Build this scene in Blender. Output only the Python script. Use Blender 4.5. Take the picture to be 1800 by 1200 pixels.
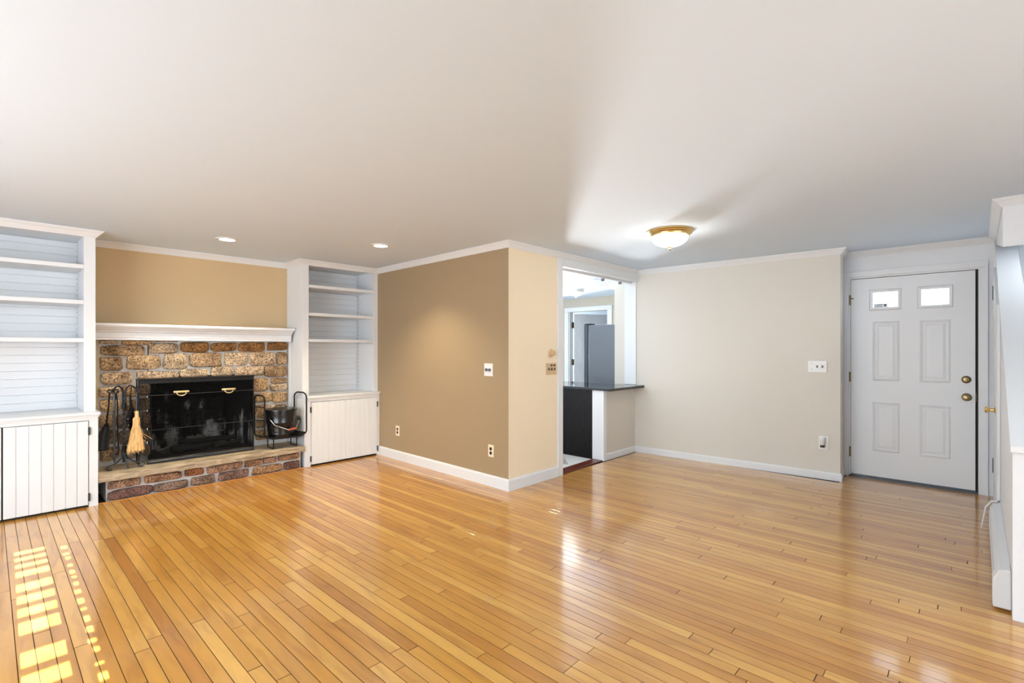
import bpy, bmesh, math, random
from mathutils import Vector, Matrix
random.seed(7)
PI = math.pi
scene = bpy.context.scene
COL = scene.collection
for o in list(bpy.data.objects):
    bpy.data.objects.remove(o, do_unlink=True)

# ------------------------------------------------------------------ camera
CAMH = 1.32
cam_d = bpy.data.cameras.new('camera')
cam_d.sensor_width = 36.0
cam_d.lens = 867.6 / 1800 * 36
cam_d.shift_y = 13.0 / 1800
cam_d.clip_start = 0.02
cam = bpy.data.objects.new('camera', cam_d)
COL.objects.link(cam)
cam.location = (0, 0, CAMH)
cam.rotation_euler = (PI / 2, 0, math.radians(43.26 - 90))
scene.camera = cam

# ------------------------------------------------------------------ world, sun, exposure
world = bpy.data.worlds.new('world'); scene.world = world; world.use_nodes = True
bg = world.node_tree.nodes['Background']
bg.inputs[0].default_value = (0.86, 0.93, 1.0, 1); bg.inputs[1].default_value = 8.0
vs = scene.view_settings
vs.view_transform = 'Standard'; vs.look = 'None'; vs.gamma = 1.0; vs.use_curve_mapping = False
vs.exposure = 0.18

def link_light(name, data, loc, rot=(0, 0, 0)):
    o = bpy.data.objects.new(name, data); COL.objects.link(o)
    o.location = loc; o.rotation_euler = rot
    return o
def aim(o, d):
    o.rotation_euler = Vector(d).to_track_quat('-Z', 'Y').to_euler()

SUN_T = 0.245                                   # tan of the sun's elevation
sd = bpy.data.lights.new('sun', 'SUN'); sd.energy = 115; sd.angle = 0.0012; sd.color = (1.0, 0.96, 0.90)
sun = link_light('sun', sd, (0, -6, 4)); aim(sun, (0.0145, 1.0, -SUN_T))
def area(name, loc, d, w, h, energy, color):
    a = bpy.data.lights.new(name, 'AREA'); a.shape = 'RECTANGLE'; a.size = w; a.size_y = h
    a.energy = energy; a.color = color
    o = link_light(name, a, loc); aim(o, d); return o
DAY = (0.87, 0.94, 1.0)
# area lights for unseen windows beside, behind and in the kitchen, placed to carry daylight
area('daylight_back_window', (1.9, -3.14, 1.2), (0, 1, -0.45), 3.6, 1.8, 165, DAY)
area('daylight_left_window', (-2.26, 2.3, 1.3), (1, 0, -0.3), 3.2, 1.5, 48, DAY)
kw = area('daylight_kitchen_window', (7.98, 6.42, 1.3), (-5.5, -4.5, 1.0), 0.42, 1.0, 80, (0.95, 0.98, 1.0)); kw.data.spread = math.radians(60)
area('kitchen_fill', (5.6, 6.93, 1.4), (0, -1, 0.3), 1.8, 1.0, 60, (0.95, 0.98, 1.0))  # added fill for the kitchen ceiling and walls; no window in this wall
area('stairwell_fill', (5.3, -0.80, 2.27), (0, 0, -1), 0.9, 0.8, 9, DAY)  # unseen fill light added to lift the dark stairwell

# ------------------------------------------------------------------ materials
def srgb(r, g, b):
    f = lambda c: (c / 255 / 12.92) if c / 255 <= 0.04045 else ((c / 255 + 0.055) / 1.055) ** 2.4
    return (f(r), f(g), f(b), 1)
MATS = {}
def newmat(name):
    m = bpy.data.materials.new(name); m.use_nodes = True; MATS[name] = m
    return m, m.node_tree.nodes, m.node_tree.links, m.node_tree.nodes['Principled BSDF']
def paint(name, col, rough=0.55, bump=0.0, scale=60, metal=0.0, var=0.03, spec=0.5, vscale=3.0):
    """a painted / solid surface: faint tone variation by noise, fine relief by a second noise"""
    m, N, L, P = newmat(name)
    P.inputs['Roughness'].default_value = rough; P.inputs['Metallic'].default_value = metal
    P.inputs['Specular IOR Level'].default_value = spec
    tc = N.new('ShaderNodeTexCoord')
    n = N.new('ShaderNodeTexNoise'); n.inputs['Scale'].default_value = vscale; n.inputs['Detail'].default_value = 3
    L.new(tc.outputs['Object'], n.inputs['Vector'])
    mx = N.new('ShaderNodeMix'); mx.data_type = 'RGBA'
    c = col
    mx.inputs[6].default_value = (c[0] * (1 - var), c[1] * (1 - var), c[2] * (1 - var), 1)
    mx.inputs[7].default_value = (min(1, c[0] * (1 + var)), min(1, c[1] * (1 + var)), min(1, c[2] * (1 + var)), 1)
    L.new(n.outputs['Fac'], mx.inputs[0]); L.new(mx.outputs[2], P.inputs['Base Color'])
    if bump > 0:
        b = N.new('ShaderNodeTexNoise'); b.inputs['Scale'].default_value = scale; b.inputs['Detail'].default_value = 4
        L.new(tc.outputs['Object'], b.inputs['Vector'])
        bp = N.new('ShaderNodeBump'); bp.inputs['Strength'].default_value = bump; bp.inputs['Distance'].default_value = 0.002
        L.new(b.outputs['Fac'], bp.inputs['Height']); L.new(bp.outputs[0], P.inputs['Normal'])
    return m
paint('ceiling_paint', (0.675, 0.785, 0.91, 1), 0.9, 0.15, 40, var=0.012, vscale=1.2)
paint('white_paint', (0.765, 0.782, 0.80, 1), 0.38, 0.06, 30, var=0.012)
paint('white_wall', (0.77, 0.79, 0.815, 1), 0.6, 0.08, 60, var=0.012)
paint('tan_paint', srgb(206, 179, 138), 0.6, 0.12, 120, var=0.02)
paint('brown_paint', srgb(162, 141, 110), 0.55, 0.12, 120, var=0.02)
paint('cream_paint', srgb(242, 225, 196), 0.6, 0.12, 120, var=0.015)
paint('beige_paint', srgb(216, 211, 201), 0.6, 0.12, 120, var=0.015)
paint('taupe_paint', srgb(196, 188, 172), 0.6, 0.1, 120)
paint('grey_wall', srgb(150, 158, 166), 0.6)
paint('black_iron', (0.007, 0.007, 0.008, 1), 0.42, 0.3, 140, var=0.3, spec=0.25)
paint('worn_iron', (0.05, 0.055, 0.062, 1), 0.35, 0.3, 120, metal=0.6, var=0.4)
paint('rust_iron', (0.09, 0.05, 0.03, 1), 0.7, 0.5, 90, var=0.6, vscale=25)
paint('black_enamel', (0.008, 0.008, 0.009, 1), 0.2, 0.05, 40, var=0.2)
paint('brass', (0.78, 0.55, 0.22, 1), 0.25, 0, metal=1.0, var=0.08)
paint('pale_brass', (0.85, 0.68, 0.36, 1), 0.35, 0, metal=0.7, var=0.06)
paint('antique_brass', (0.20, 0.15, 0.075, 1), 0.3, 0, metal=1.0, var=0.3, vscale=30)
paint('steel_wire', (0.72, 0.72, 0.70, 1), 0.3, 0, metal=0.8, var=0.05)
paint('red_wood', srgb(178, 88, 52), 0.45, 0.2, 40, var=0.2, vscale=20)
paint('strip_wood', srgb(200, 136, 70), 0.4, 0.1, 40, var=0.1)
paint('ivory_plastic', srgb(236, 222, 196), 0.4, 0)
paint('tan_plastic', srgb(208, 180, 138), 0.45, 0)
paint('white_plastic', srgb(232, 233, 232), 0.35, 0)
paint('dark_slot', (0.01, 0.01, 0.01, 1), 0.7, 0, var=0.2)
paint('brown_socket', (0.035, 0.02, 0.015, 1), 0.4, 0)
paint('grey_metal', srgb(116, 121, 128), 0.35, 0.05, 50, metal=0.35, var=0.03)
paint('dark_grey_metal', srgb(78, 84, 94), 0.4, 0.05, 50, metal=0.3)
paint('granite', (0.012, 0.013, 0.015, 1), 0.06, 0, var=0.8, vscale=180)
paint('threshold_wood', srgb(96, 40, 20), 0.3, 0.15, 60, var=0.3, vscale=14)
paint('subfloor', (0.035, 0.016, 0.006, 1), 0.8, 0)
paint('kitchen_tile', srgb(176, 170, 164), 0.35, 0.1, 30, var=0.06, vscale=8)
paint('grout', srgb(205, 202, 196), 0.8, 0.1)
paint('mortar', srgb(206, 206, 204), 0.95, 1.0, 90, var=0.25, vscale=14)
paint('shade_cloth', (0.8, 0.8, 0.78, 1), 0.9, 0)
paint('ash', srgb(112, 110, 108), 0.98, 0.8, 60, var=0.6, vscale=18)
paint('charcoal', (0.02, 0.018, 0.016, 1), 0.9, 0.8, 60, var=0.9, vscale=25)

# emitters
def emit(name, col, strength):
    m, N, L, P = newmat(name)
    P.inputs['Base Color'].default_value = (0.9, 0.9, 0.88, 1)
    P.inputs['Emission Color'].default_value = col; P.inputs['Emission Strength'].default_value = strength
    return m
emit('lamp_glass', (1.0, 0.95, 0.84, 1), 24.0)
emit('kitchen_glass', (1.0, 0.98, 0.95, 1), 6.0)
emit('downlight_lens', (1.0, 0.96, 0.90, 1), 12.0)

# clear pane
m, N, L, P = newmat('glass')
P.inputs['Base Color'].default_value = (0.97, 0.99, 0.98, 1); P.inputs['Roughness'].default_value = 0.02
mx = N.new('ShaderNodeMixShader'); mx.inputs[0].default_value = 0.1
tr = N.new('ShaderNodeBsdfTransparent'); out = N['Material Output']
L.new(tr.outputs[0], mx.inputs[1]); L.new(P.outputs[0], mx.inputs[2]); L.new(mx.outputs[0], out.inputs[0])

# woven fire-screen mesh: wire and gaps far below the size of a pixel
m, N, L, P = newmat('screen_mesh')
P.inputs['Base Color'].default_value = (0.006, 0.006, 0.006, 1); P.inputs['Roughness'].default_value = 0.8; P.inputs['Specular IOR Level'].default_value = 0.05
mx = N.new('ShaderNodeMixShader'); mx.inputs[0].default_value = 0.30
tr = N.new('ShaderNodeBsdfTransparent'); out = N['Material Output']
L.new(tr.outputs[0], mx.inputs[1]); L.new(P.outputs[0], mx.inputs[2]); L.new(mx.outputs[0], out.inputs[0])

def ramp(N, stops):
    r = N.new('ShaderNodeValToRGB'); e = r.color_ramp.elements
    while len(e) > 1: e.remove(e[-1])
    e[0].position, e[0].color = stops[0]
    for p, c in stops[1:]:
        k = e.new(p); k.color = c
    return r

# oak strip flooring: tone per strip, grain along the strip (world y), glossy finish
m, N, L, P = newmat('oak_strip')
oi = N.new('ShaderNodeObjectInfo'); ge = N.new('ShaderNodeNewGeometry')
ad = N.new('ShaderNodeMath'); ad.operation = 'ADD'
L.new(oi.outputs['Random'], ad.inputs[0]); L.new(ge.outputs['Random Per Island'], ad.inputs[1])
fr = N.new('ShaderNodeMath'); fr.operation = 'FRACT'; L.new(ad.outputs[0], fr.inputs[0])
r1 = ramp(N, [(0.0, srgb(178, 118, 48)), (0.12, srgb(188, 130, 52)), (0.4, srgb(196, 140, 58)), (0.65, srgb(204, 150, 68)),
              (0.88, srgb(214, 164, 82)), (1.0, srgb(182, 124, 52))])
L.new(fr.outputs[0], r1.inputs[0])
sc = N.new('ShaderNodeVectorMath'); sc.operation = 'MULTIPLY'; sc.inputs[1].default_value = (20, 2.6, 1)
L.new(ge.outputs['Position'], sc.inputs[0])
of = N.new('ShaderNodeVectorMath'); of.operation = 'SCALE'; of.inputs[0].default_value = (37.0, 91.0, 13.0)
L.new(fr.outputs[0], of.inputs['Scale'])
av = N.new('ShaderNodeVectorMath'); av.operation = 'ADD'; L.new(sc.outputs[0], av.inputs[0]); L.new(of.outputs[0], av.inputs[1])
g = N.new('ShaderNodeTexNoise'); g.inputs['Scale'].default_value = 1.0; g.inputs['Detail'].default_value = 5; g.inputs['Distortion'].default_value = 0.6
L.new(av.outputs[0], g.inputs['Vector'])
r2 = ramp(N, [(0.25, (0.74, 0.64, 0.52, 1)), (0.5, (1, 1, 1, 1)), (0.75, (1.14, 1.12, 1.08, 1))])
L.new(g.outputs['Fac'], r2.inputs[0])
mu = N.new('ShaderNodeMix'); mu.data_type = 'RGBA'; mu.blend_type = 'MULTIPLY'; mu.inputs[0].default_value = 1.0
L.new(r1.outputs[0], mu.inputs[6]); L.new(r2.outputs[0], mu.inputs[7]); L.new(mu.outputs[2], P.inputs['Base Color'])
P.inputs['Roughness'].default_value = 0.30
P.inputs['Coat Weight'].default_value = 0.9; P.inputs['Coat Roughness'].default_value = 0.10; P.inputs['Coat IOR'].default_value = 1.5
wv = N.new('ShaderNodeTexNoise'); wv.inputs['Scale'].default_value = 1.0; wv.inputs['Detail'].default_value = 2
s2 = N.new('ShaderNodeVectorMath'); s2.operation = 'MULTIPLY'; s2.inputs[1].default_value = (30, 3, 1)
L.new(ge.outputs['Position'], s2.inputs[0]); L.new(s2.outputs[0], wv.inputs['Vector'])
bp = N.new('ShaderNodeBump'); bp.inputs['Strength'].default_value = 0.10; bp.inputs['Distance'].default_value = 0.004
L.new(wv.outputs['Fac'], bp.inputs['Height']); L.new(bp.outputs[0], P.inputs['Normal']); L.new(bp.outputs[0], P.inputs['Coat Normal'])

# field stone: tone from the object's own colour, speckle and rough relief
def stone_mat(name, dark):
    m, N, L, P = newmat(name)
    oi = N.new('ShaderNodeObjectInfo'); ge = N.new('ShaderNodeNewGeometry')
    n1 = N.new('ShaderNodeTexNoise'); n1.inputs['Scale'].default_value = 75; n1.inputs['Detail'].default_value = 4
    n2 = N.new('ShaderNodeTexNoise'); n2.inputs['Scale'].default_value = 9; n2.inputs['Detail'].default_value = 4
    for n in (n1, n2): L.new(ge.outputs['Position'], n.inputs['Vector'])
    ra = ramp(N, [(0.36, (dark * 0.6, dark * 0.5, dark * 0.42, 1)), (0.5, (0.85, 0.83, 0.8, 1)), (0.64, (1.22, 1.2, 1.16, 1))])
    rb = ramp(N, [(0.3, (0.45, 0.40, 0.34, 1)), (0.55, (1, 1, 1, 1)), (0.75, (1.2, 1.17, 1.12, 1))])
    L.new(n1.outputs['Fac'], ra.inputs[0]); L.new(n2.outputs['Fac'], rb.inputs[0])
    a = N.new('ShaderNodeMix'); a.data_type = 'RGBA'; a.blend_type = 'MULTIPLY'; a.inputs[0].default_value = 1
    b = N.new('ShaderNodeMix'); b.data_type = 'RGBA'; b.blend_type = 'MULTIPLY'; b.inputs[0].default_value = 1
    L.new(oi.outputs['Color'], a.inputs[6]); L.new(ra.outputs[0], a.inputs[7])
    L.new(a.outputs[2], b.inputs[6]); L.new(rb.outputs[0], b.inputs[7]); L.new(b.outputs[2], P.inputs['Base Color'])
    P.inputs['Roughness'].default_value = 0.9
    bp = N.new('ShaderNodeBump'); bp.inputs['Strength'].default_value = 0.8; bp.inputs['Distance'].default_value = 0.006
    L.new(n1.outputs['Fac'], bp.inputs['Height']); L.new(bp.outputs[0], P.inputs['Normal'])
stone_mat('field_stone', 0.35)

# hearth slab: pale stone with long streaks
m, N, L, P = newmat('hearth_stone')
ge = N.new('ShaderNodeNewGeometry')
s = N.new('ShaderNodeVectorMath'); s.operation = 'MULTIPLY'; s.inputs[1].default_value = (5, 22, 50)
L.new(ge.outputs['Position'], s.inputs[0])
n = N.new('ShaderNodeTexNoise'); n.inputs['Scale'].default_value = 1; n.inputs['Detail'].default_value = 6; n.inputs['Distortion'].default_value = 0.8
L.new(s.outputs[0], n.inputs['Vector'])
r = ramp(N, [(0.3, srgb(120, 104, 84)), (0.5, srgb(176, 158, 132)), (0.7, srgb(204, 188, 160))])
L.new(n.outputs['Fac'], r.inputs[0]); L.new(r.outputs[0], P.inputs['Base Color']); P.inputs['Roughness'].default_value = 0.85
bp = N.new('ShaderNodeBump'); bp.inputs['Strength'].default_value = 0.6; bp.inputs['Distance'].default_value = 0.006
L.new(n.outputs['Fac'], bp.inputs['Height']); L.new(bp.outputs[0], P.inputs['Normal'])

# sooty firebox lining: black with chalky grey runs of ash
m, N, L, P = newmat('soot')
ge = N.new('ShaderNodeNewGeometry')
s = N.new('ShaderNodeVectorMath'); s.operation = 'MULTIPLY'; s.inputs[1].default_value = (8, 8, 3.5)
L.new(ge.outputs['Position'], s.inputs[0])
n = N.new('ShaderNodeTexNoise'); n.inputs['Scale'].default_value = 1; n.inputs['Detail'].default_value = 4; n.inputs['Roughness'].default_value = 0.6
L.new(s.outputs[0], n.inputs['Vector'])
sx = N.new('ShaderNodeSeparateXYZ'); L.new(ge.outputs['Position'], sx.inputs[0])
mr = N.new('ShaderNodeMapRange'); mr.inputs['From Min'].default_value = 0.4; mr.inputs['From Max'].default_value = 0.9; mr.inputs['To Min'].default_value = 0.11; mr.inputs['To Max'].default_value = -0.12
L.new(sx.outputs['Z'], mr.inputs['Value'])
ad = N.new('ShaderNodeMath'); ad.operation = 'ADD'; L.new(n.outputs['Fac'], ad.inputs[0]); L.new(mr.outputs[0], ad.inputs[1])
r = ramp(N, [(0.53, (0.004, 0.004, 0.004, 1)), (0.6, (0.06, 0.06, 0.062, 1)), (0.72, (0.6, 0.6, 0.63, 1))])
L.new(ad.outputs[0], r.inputs[0]); L.new(r.outputs[0], P.inputs['Base Color']); P.inputs['Roughness'].default_value = 0.95

# broom straw and dark stained panel
def streak(name, stops, scale, rough, bump=0.3):
    m, N, L, P = newmat(name)
    tc = N.new('ShaderNodeTexCoord')
    s = N.new('ShaderNodeVectorMath'); s.operation = 'MULTIPLY'; s.inputs[1].default_value = scale
    L.new(tc.outputs['Object'], s.inputs[0])
    n = N.new('ShaderNodeTexNoise'); n.inputs['Scale'].default_value = 1; n.inputs['Detail'].default_value = 4
    L.new(s.outputs[0], n.inputs['Vector'])
    r = ramp(N, stops); L.new(n.outputs['Fac'], r.inputs[0]); L.new(r.outputs[0], P.inputs['Base Color'])
    P.inputs['Roughness'].default_value = rough; P.inputs['Specular IOR Level'].default_value = 0.22
    bp = N.new('ShaderNodeBump'); bp.inputs['Strength'].default_value = bump; bp.inputs['Distance'].default_value = 0.003
    L.new(n.outputs['Fac'], bp.inputs['Height']); L.new(bp.outputs[0], P.inputs['Normal'])
streak('straw', [(0.3, srgb(176, 128, 70)), (0.5, srgb(226, 184, 124)), (0.7, srgb(244, 214, 160))], (160, 160, 6), 0.75)
streak('espresso_wood', [(0.3, (0.003, 0.002, 0.002, 1)), (0.6, (0.007, 0.005, 0.005, 1)), (0.8, (0.02, 0.016, 0.016, 1))], (60, 60, 3), 0.2, 0.15)

# ------------------------------------------------------------------ mesh helpers
class MB:
    def __init__(s): s.v = []; s.f = []
    def add(s, vs, fs):
        k = len(s.v); s.v += [tuple(v) for v in vs]; s.f += [tuple(i + k for i in f) for f in fs]; return s
    def box(s, x0, x1, y0, y1, z0, z1):
        return s.add([(x0, y0, z0), (x1, y0, z0), (x1, y1, z0), (x0, y1, z0), (x0, y0, z1), (x1, y0, z1), (x1, y1, z1), (x0, y1, z1)],
                     [(0, 3, 2, 1), (4, 5, 6, 7), (0, 1, 5, 4), (1, 2, 6, 5), (2, 3, 7, 6), (3, 0, 4, 7)])
    def cbox(s, x0, x1, y0, y1, z0, z1, c):
        """box with chamfered edges"""
        bm = bmesh.new(); bmesh.ops.create_cube(bm, size=1)
        for v in bm.verts:
            v.co = ((x0 + x1) / 2 + v.co.x * (x1 - x0), (y0 + y1) / 2 + v.co.y * (y1 - y0), (z0 + z1) / 2 + v.co.z * (z1 - z0))
        bmesh.ops.bevel(bm, geom=list(bm.edges), offset=c, segments=1, profile=0.5, affect='EDGES')
        return s.bm(bm)
    def bm(s, bm):
        bm.verts.index_update(); s.add([v.co[:] for v in bm.verts], [[v.index for v in f.verts] for f in bm.faces]); bm.free(); return s
    def prism(s, pts, z0, z1):
        n = len(pts)
        a = sum(pts[i][0] * pts[(i + 1) % n][1] - pts[(i + 1) % n][0] * pts[i][1] for i in range(n))
        if a < 0: pts = pts[::-1]
        return s.add([(x, y, z0) for x, y in pts] + [(x, y, z1) for x, y in pts],
                     [tuple(range(n))[::-1], tuple(range(n, 2 * n))] + [(i, (i + 1) % n, n + (i + 1) % n, n + i) for i in range(n)])
    def prism_y(s, pts, y0, y1):
        """polygon in the xz plane pushed along y"""
        n = len(pts)
        a = sum(pts[i][0] * pts[(i + 1) % n][1] - pts[(i + 1) % n][0] * pts[i][1] for i in range(n))
        if a < 0: pts = pts[::-1]
        return s.add([(x, y0, z) for x, z in pts] + [(x, y1, z) for x, z in pts],
                     [tuple(range(n)), tuple(range(n, 2 * n))[::-1]] + [(i, n + i, n + (i + 1) % n, (i + 1) % n) for i in range(n)])
    def tube(s, pts, r, n=8, closed=False):
        pts = [Vector(p) for p in pts]; m = len(pts)
        rr = r if isinstance(r, (list, tuple)) else [r] * m
        vs = []; prev = None
        for i, p in enumerate(pts):
            if closed: t = pts[(i + 1) % m] - pts[i - 1]
            else: t = pts[min(i + 1, m - 1)] - pts[max(i - 1, 0)]
            t.normalize()
            if prev is None:
                a = Vector((0, 0, 1)) if abs(t.z) < 0.9 else Vector((1, 0, 0))
                u = t.cross(a).normalized()
            else: u = (prev - t * prev.dot(t)).normalized()
            prev = u; w = t.cross(u)
            vs += [p + (u * math.cos(2 * PI * k / n) + w * math.sin(2 * PI * k / n)) * rr[i] for k in range(n)]
        fs = []
        for i in range(m if closed else m - 1):
            j = (i + 1) % m
            fs += [(i * n + k, i * n + (k + 1) % n, j * n + (k + 1) % n, j * n + k) for k in range(n)]
        if not closed: fs += [tuple(range(n))[::-1], tuple(range((m - 1) * n, m * n))]
        return s.add(vs, fs)
    def lathe(s, prof, c=(0, 0, 0), n=32, axis='z', cap=True):
        vs = []
        for r, h in prof:
            for k in range(n):
                a = 2 * PI * k / n; x, y = r * math.cos(a), r * math.sin(a)
                p = {'z': (x, y, h), 'x': (h, x, y), 'y': (y, h, x)}[axis]
                vs.append((c[0] + p[0], c[1] + p[1], c[2] + p[2]))
        m = len(prof)
        fs = [(i * n + k, i * n + (k + 1) % n, (i + 1) * n + (k + 1) % n, (i + 1) * n + k) for i in range(m - 1) for k in range(n)]
        if cap: fs += [tuple(range(n))[::-1], tuple(range((m - 1) * n, m * n))]
        return s.add(vs, fs)
    def sweep(s, path, prof, i0, i1):
        """profile (out, z) along plan path segments i0..i1 with mitred corners; room on the right hand of travel"""
        def off(i):
            p = Vector(path[i]).to_2d()
            def nrm(a, b):
                d = (Vector(b).to_2d() - Vector(a).to_2d()).normalized(); return Vector((d.y, -d.x))
            if i == 0: return p, nrm(path[0], path[1])
            if i == len(path) - 1: return p, nrm(path[-2], path[-1])
            a, b = nrm(path[i - 1], path[i]), nrm(path[i], path[i + 1])
            return p, (a + b) / (1 + a.dot(b))
        n = len(prof); vs = []
        for i in range(i0, i1 + 1):
            p, d = off(i)
            vs += [(p.x + d.x * o, p.y + d.y * o, z) for o, z in prof]
        fs = []
        for i in range(i1 - i0):
            fs += [(i * n + k, i * n + (k + 1) % n, (i + 1) * n + (k + 1) % n, (i + 1) * n + k) for k in range(n)]
        fs += [tuple(range(n))[::-1], tuple(range((i1 - i0) * n, (i1 - i0 + 1) * n))]
        return s.add(vs, fs)
    def build(s, name, mat, parent=None, smooth=False, bevel=0.0):
        me = bpy.data.meshes.new(name); me.from_pydata(s.v, [], s.f); me.validate()
        bm = bmesh.new(); bm.from_mesh(me); bmesh.ops.recalc_face_normals(bm, faces=bm.faces); bm.to_mesh(me); bm.free()
        me.materials.append(MATS[mat])
        o = bpy.data.objects.new(name, me); COL.objects.link(o)
        if smooth:
            me.polygons.foreach_set('use_smooth', [True] * len(me.polygons))
            me.set_sharp_from_angle(angle=math.radians(40))
        if bevel > 0:
            b = o.modifiers.new('bevel', 'BEVEL'); b.width = bevel; b.segments = 2; b.limit_method = 'ANGLE'
        if parent is not None:
            o.parent = parent; o.matrix_parent_inverse = parent.matrix_world.inverted() if False else Matrix.Translation(-parent.location)
        return o
def tag(o, label=None, cat=None, group=None, kind=None):
    if label: o['label'] = label
    if cat: o['category'] = cat
    if group: o['group'] = group
    if kind: o['kind'] = kind
    return o
def thing(name, loc, label, cat, group=None):
    o = bpy.data.objects.new(name, None); COL.objects.link(o); o.location = loc
    o.empty_display_size = 0.05
    return tag(o, label, cat, group)
def struct(name, mb, mat, label=None, **k):
    return tag(mb.build(name, mat, **k), label=label, kind='structure')
def sgroup(name, loc, label=None):
    o = bpy.data.objects.new(name, None); COL.objects.link(o); o.location = loc; o.empty_display_size = 0.05
    return tag(o, label, kind='structure')

CEIL = 2.32
# ================================================================== ROOM SHELL
# floor: dark underlay plus oak strips, the largest-showing 300 single, the rest together
floor = struct('floor', MB().box(-2.3, 6.35, -3.3, 5.92, -0.06, -0.005), 'subfloor', 'floor of narrow honey coloured oak strips with a glossy finish')
PW = 0.0585
unit = MB()
c1, c2 = 0.012, 0.0008
unit.add([(0, 0, -1), (1, 0, -1), (1, 1, -1), (0, 1, -1), (0, 0, -0.12), (1, 0, -0.12), (1, 1, -0.12), (0, 1, -0.12),
          (c1, c2, 0), (1 - c1, c2, 0), (1 - c1, 1 - c2, 0), (c1, 1 - c2, 0)],
         [(4, 5, 9, 8), (5, 6, 10, 9), (6, 7, 11, 10), (7, 4, 8, 11), (8, 9, 10, 11), (0, 1, 5, 4), (1, 2, 6, 5), (2, 3, 7, 6), (3, 0, 4, 7)])
def dark_sides(me):
    """the hidden edges of a strip are dark with old stain and dirt"""
    me.materials.append(MATS['subfloor'])
    for p in me.polygons:
        if abs(p.normal.z) < 0.05: p.material_index = 1
strip0 = unit.build('plank', 'oak_strip', None); strip_mesh = strip0.data; bpy.data.objects.remove(strip0)
dark_sides(strip_mesh)
YAW = math.radians(43.26)
def project(p):
    x, y, z = p[0], p[1], p[2] - CAMH
    w = x * math.cos(YAW) + y * math.sin(YAW)
    if w < 0.05: return None
    r = x * math.sin(YAW) - y * math.cos(YAW)
    return 900 + 867.6 * r / w, 613 - 867.6 * z / w, w
strips = []
x = -0.5 - 29 * PW
while x < 6.17:
    xc = x + PW / 2
    ymax = 5.455 if xc < 3.40 else (3.17 if xc < 5.78 else (0.99 if xc < 6.17 else 0))
    if 0.64 < xc < 2.42: ymax = 5.425
    if xc < -0.5: ymax = 5.90
    y = -3.2 - random.random() * 0.9
    while y < ymax:
        ln = random.choice((0.6, 0.9, 1.2, 1.5, 1.9, 2.4)) * random.uniform(0.85, 1.15)
        y1 = min(y + ln, ymax)
        if ymax - y1 < 0.12: y1 = ymax
        y0 = max(y, -3.2)
        if y1 - y0 > 0.02:
            big = 0
            for k in range(13):
                q = project((xc, y0 + (y1 - y0) * k / 12, 0))
                if q and -20 < q[0] < 1820 and q[1] < 1220: big += (y1 - y0) / 13 / q[2] ** 2
            strips.append((big, x, y0, y1))
        y = y1 + 0.0005
    x += PW
strips.sort(key=lambda t: -t[0])
GAP = 0.0026
END = 0.0005
for k, (big, x0, y0, y1) in enumerate(strips[:300]):
    o = bpy.data.objects.new('plank', strip_mesh); COL.objects.link(o)
    o.parent = floor
    o.location = (x0 + GAP / 2, y0 + END / 2, random.uniform(-0.0003, 0.0))
    o.scale = (PW - GAP, y1 - y0 - END, 0.0048)
    o.rotation_euler = (0, random.uniform(-0.003, 0.003), 0)
rest = MB()
for big, x0, y0, y1 in strips[300:]:
    dz0, dz1 = random.uniform(-0.0003, 0), random.uniform(-0.0003, 0)
    a, b, c, d = x0 + GAP / 2, x0 + PW - GAP / 2, y0 + END / 2, y1 - END / 2
    e = 0.0007
    rest.add([(a, c, -0.0048), (b, c, -0.0048), (b, d, -0.0048), (a, d, -0.0048), (a, c, -0.0006), (b, c, -0.0006), (b, d, -0.0006), (a, d, -0.0006),
              (a + e, c + e, dz0), (b - e, c + e, dz1), (b - e, d - e, dz1), (a + e, d - e, dz0)],
             [(4, 5, 9, 8), (5, 6, 10, 9), (6, 7, 11, 10), (7, 4, 8, 11), (8, 9, 10, 11), (0, 1, 5, 4), (1, 2, 6, 5), (2, 3, 7, 6), (3, 0, 4, 7)])
ro = tag(rest.build('plank', 'oak_strip', floor), kind='stuff'); dark_sides(ro.data)

struct('ceiling', MB().box(-2.4, 8.4, -3.4, 7.3, CEIL, CEIL + 0.1), 'ceiling_paint', 'smooth white ceiling')
WY = 5.91                                       # chimney wall
w = MB()
w.box(-2.32, 1.07, WY, WY + 0.12, 0, CEIL); w.box(2.02, 3.5, WY, WY + 0.12, 0, CEIL)
w.box(1.07, 2.02, WY, WY + 0.12, 1.06, CEIL); w.box(1.07, 2.02, WY, WY + 0.12, 0, 0.2)
struct('wall_fireplace', w, 'tan_paint', 'golden tan wall above the fireplace mantel')
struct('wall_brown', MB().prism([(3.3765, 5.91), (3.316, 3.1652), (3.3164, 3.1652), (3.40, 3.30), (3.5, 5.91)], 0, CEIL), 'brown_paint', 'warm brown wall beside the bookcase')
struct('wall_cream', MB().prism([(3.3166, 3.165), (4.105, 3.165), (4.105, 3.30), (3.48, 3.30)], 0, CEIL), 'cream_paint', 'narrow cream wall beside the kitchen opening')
struct('wall_beige', MB().prism([(5.709, 3.5), (5.709, 3.2), (5.82, 0.987), (5.95, 0.987), (5.86, 3.5)], 0, CEIL), 'beige_paint', 'beige wall beside the front door')
struct('wall_alcove', MB().prism([(5.821, 0.987), (6.16, 1.022), (6.3, 1.022), (6.3, 1.2), (5.9, 1.2), (5.821, 1.0)], 0, CEIL), 'white_wall', 'white return wall of the door alcove')
# wall with the front door
DX, DY0, DY1, DZ = 6.16, 0.0, 0.957, 2.045
w = MB()
w.box(DX, DX + 0.14, DY1 + 0.012, 1.0215, 0, CEIL); w.box(DX, DX + 0.14, -1.4, DY0 - 0.012, 0, CEIL); w.box(DX, DX + 0.14, DY0 - 0.012, DY1 + 0.012, DZ + 0.012, CEIL)
struct('wall_door', w, 'white_wall', 'white wall around the front door')
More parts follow.
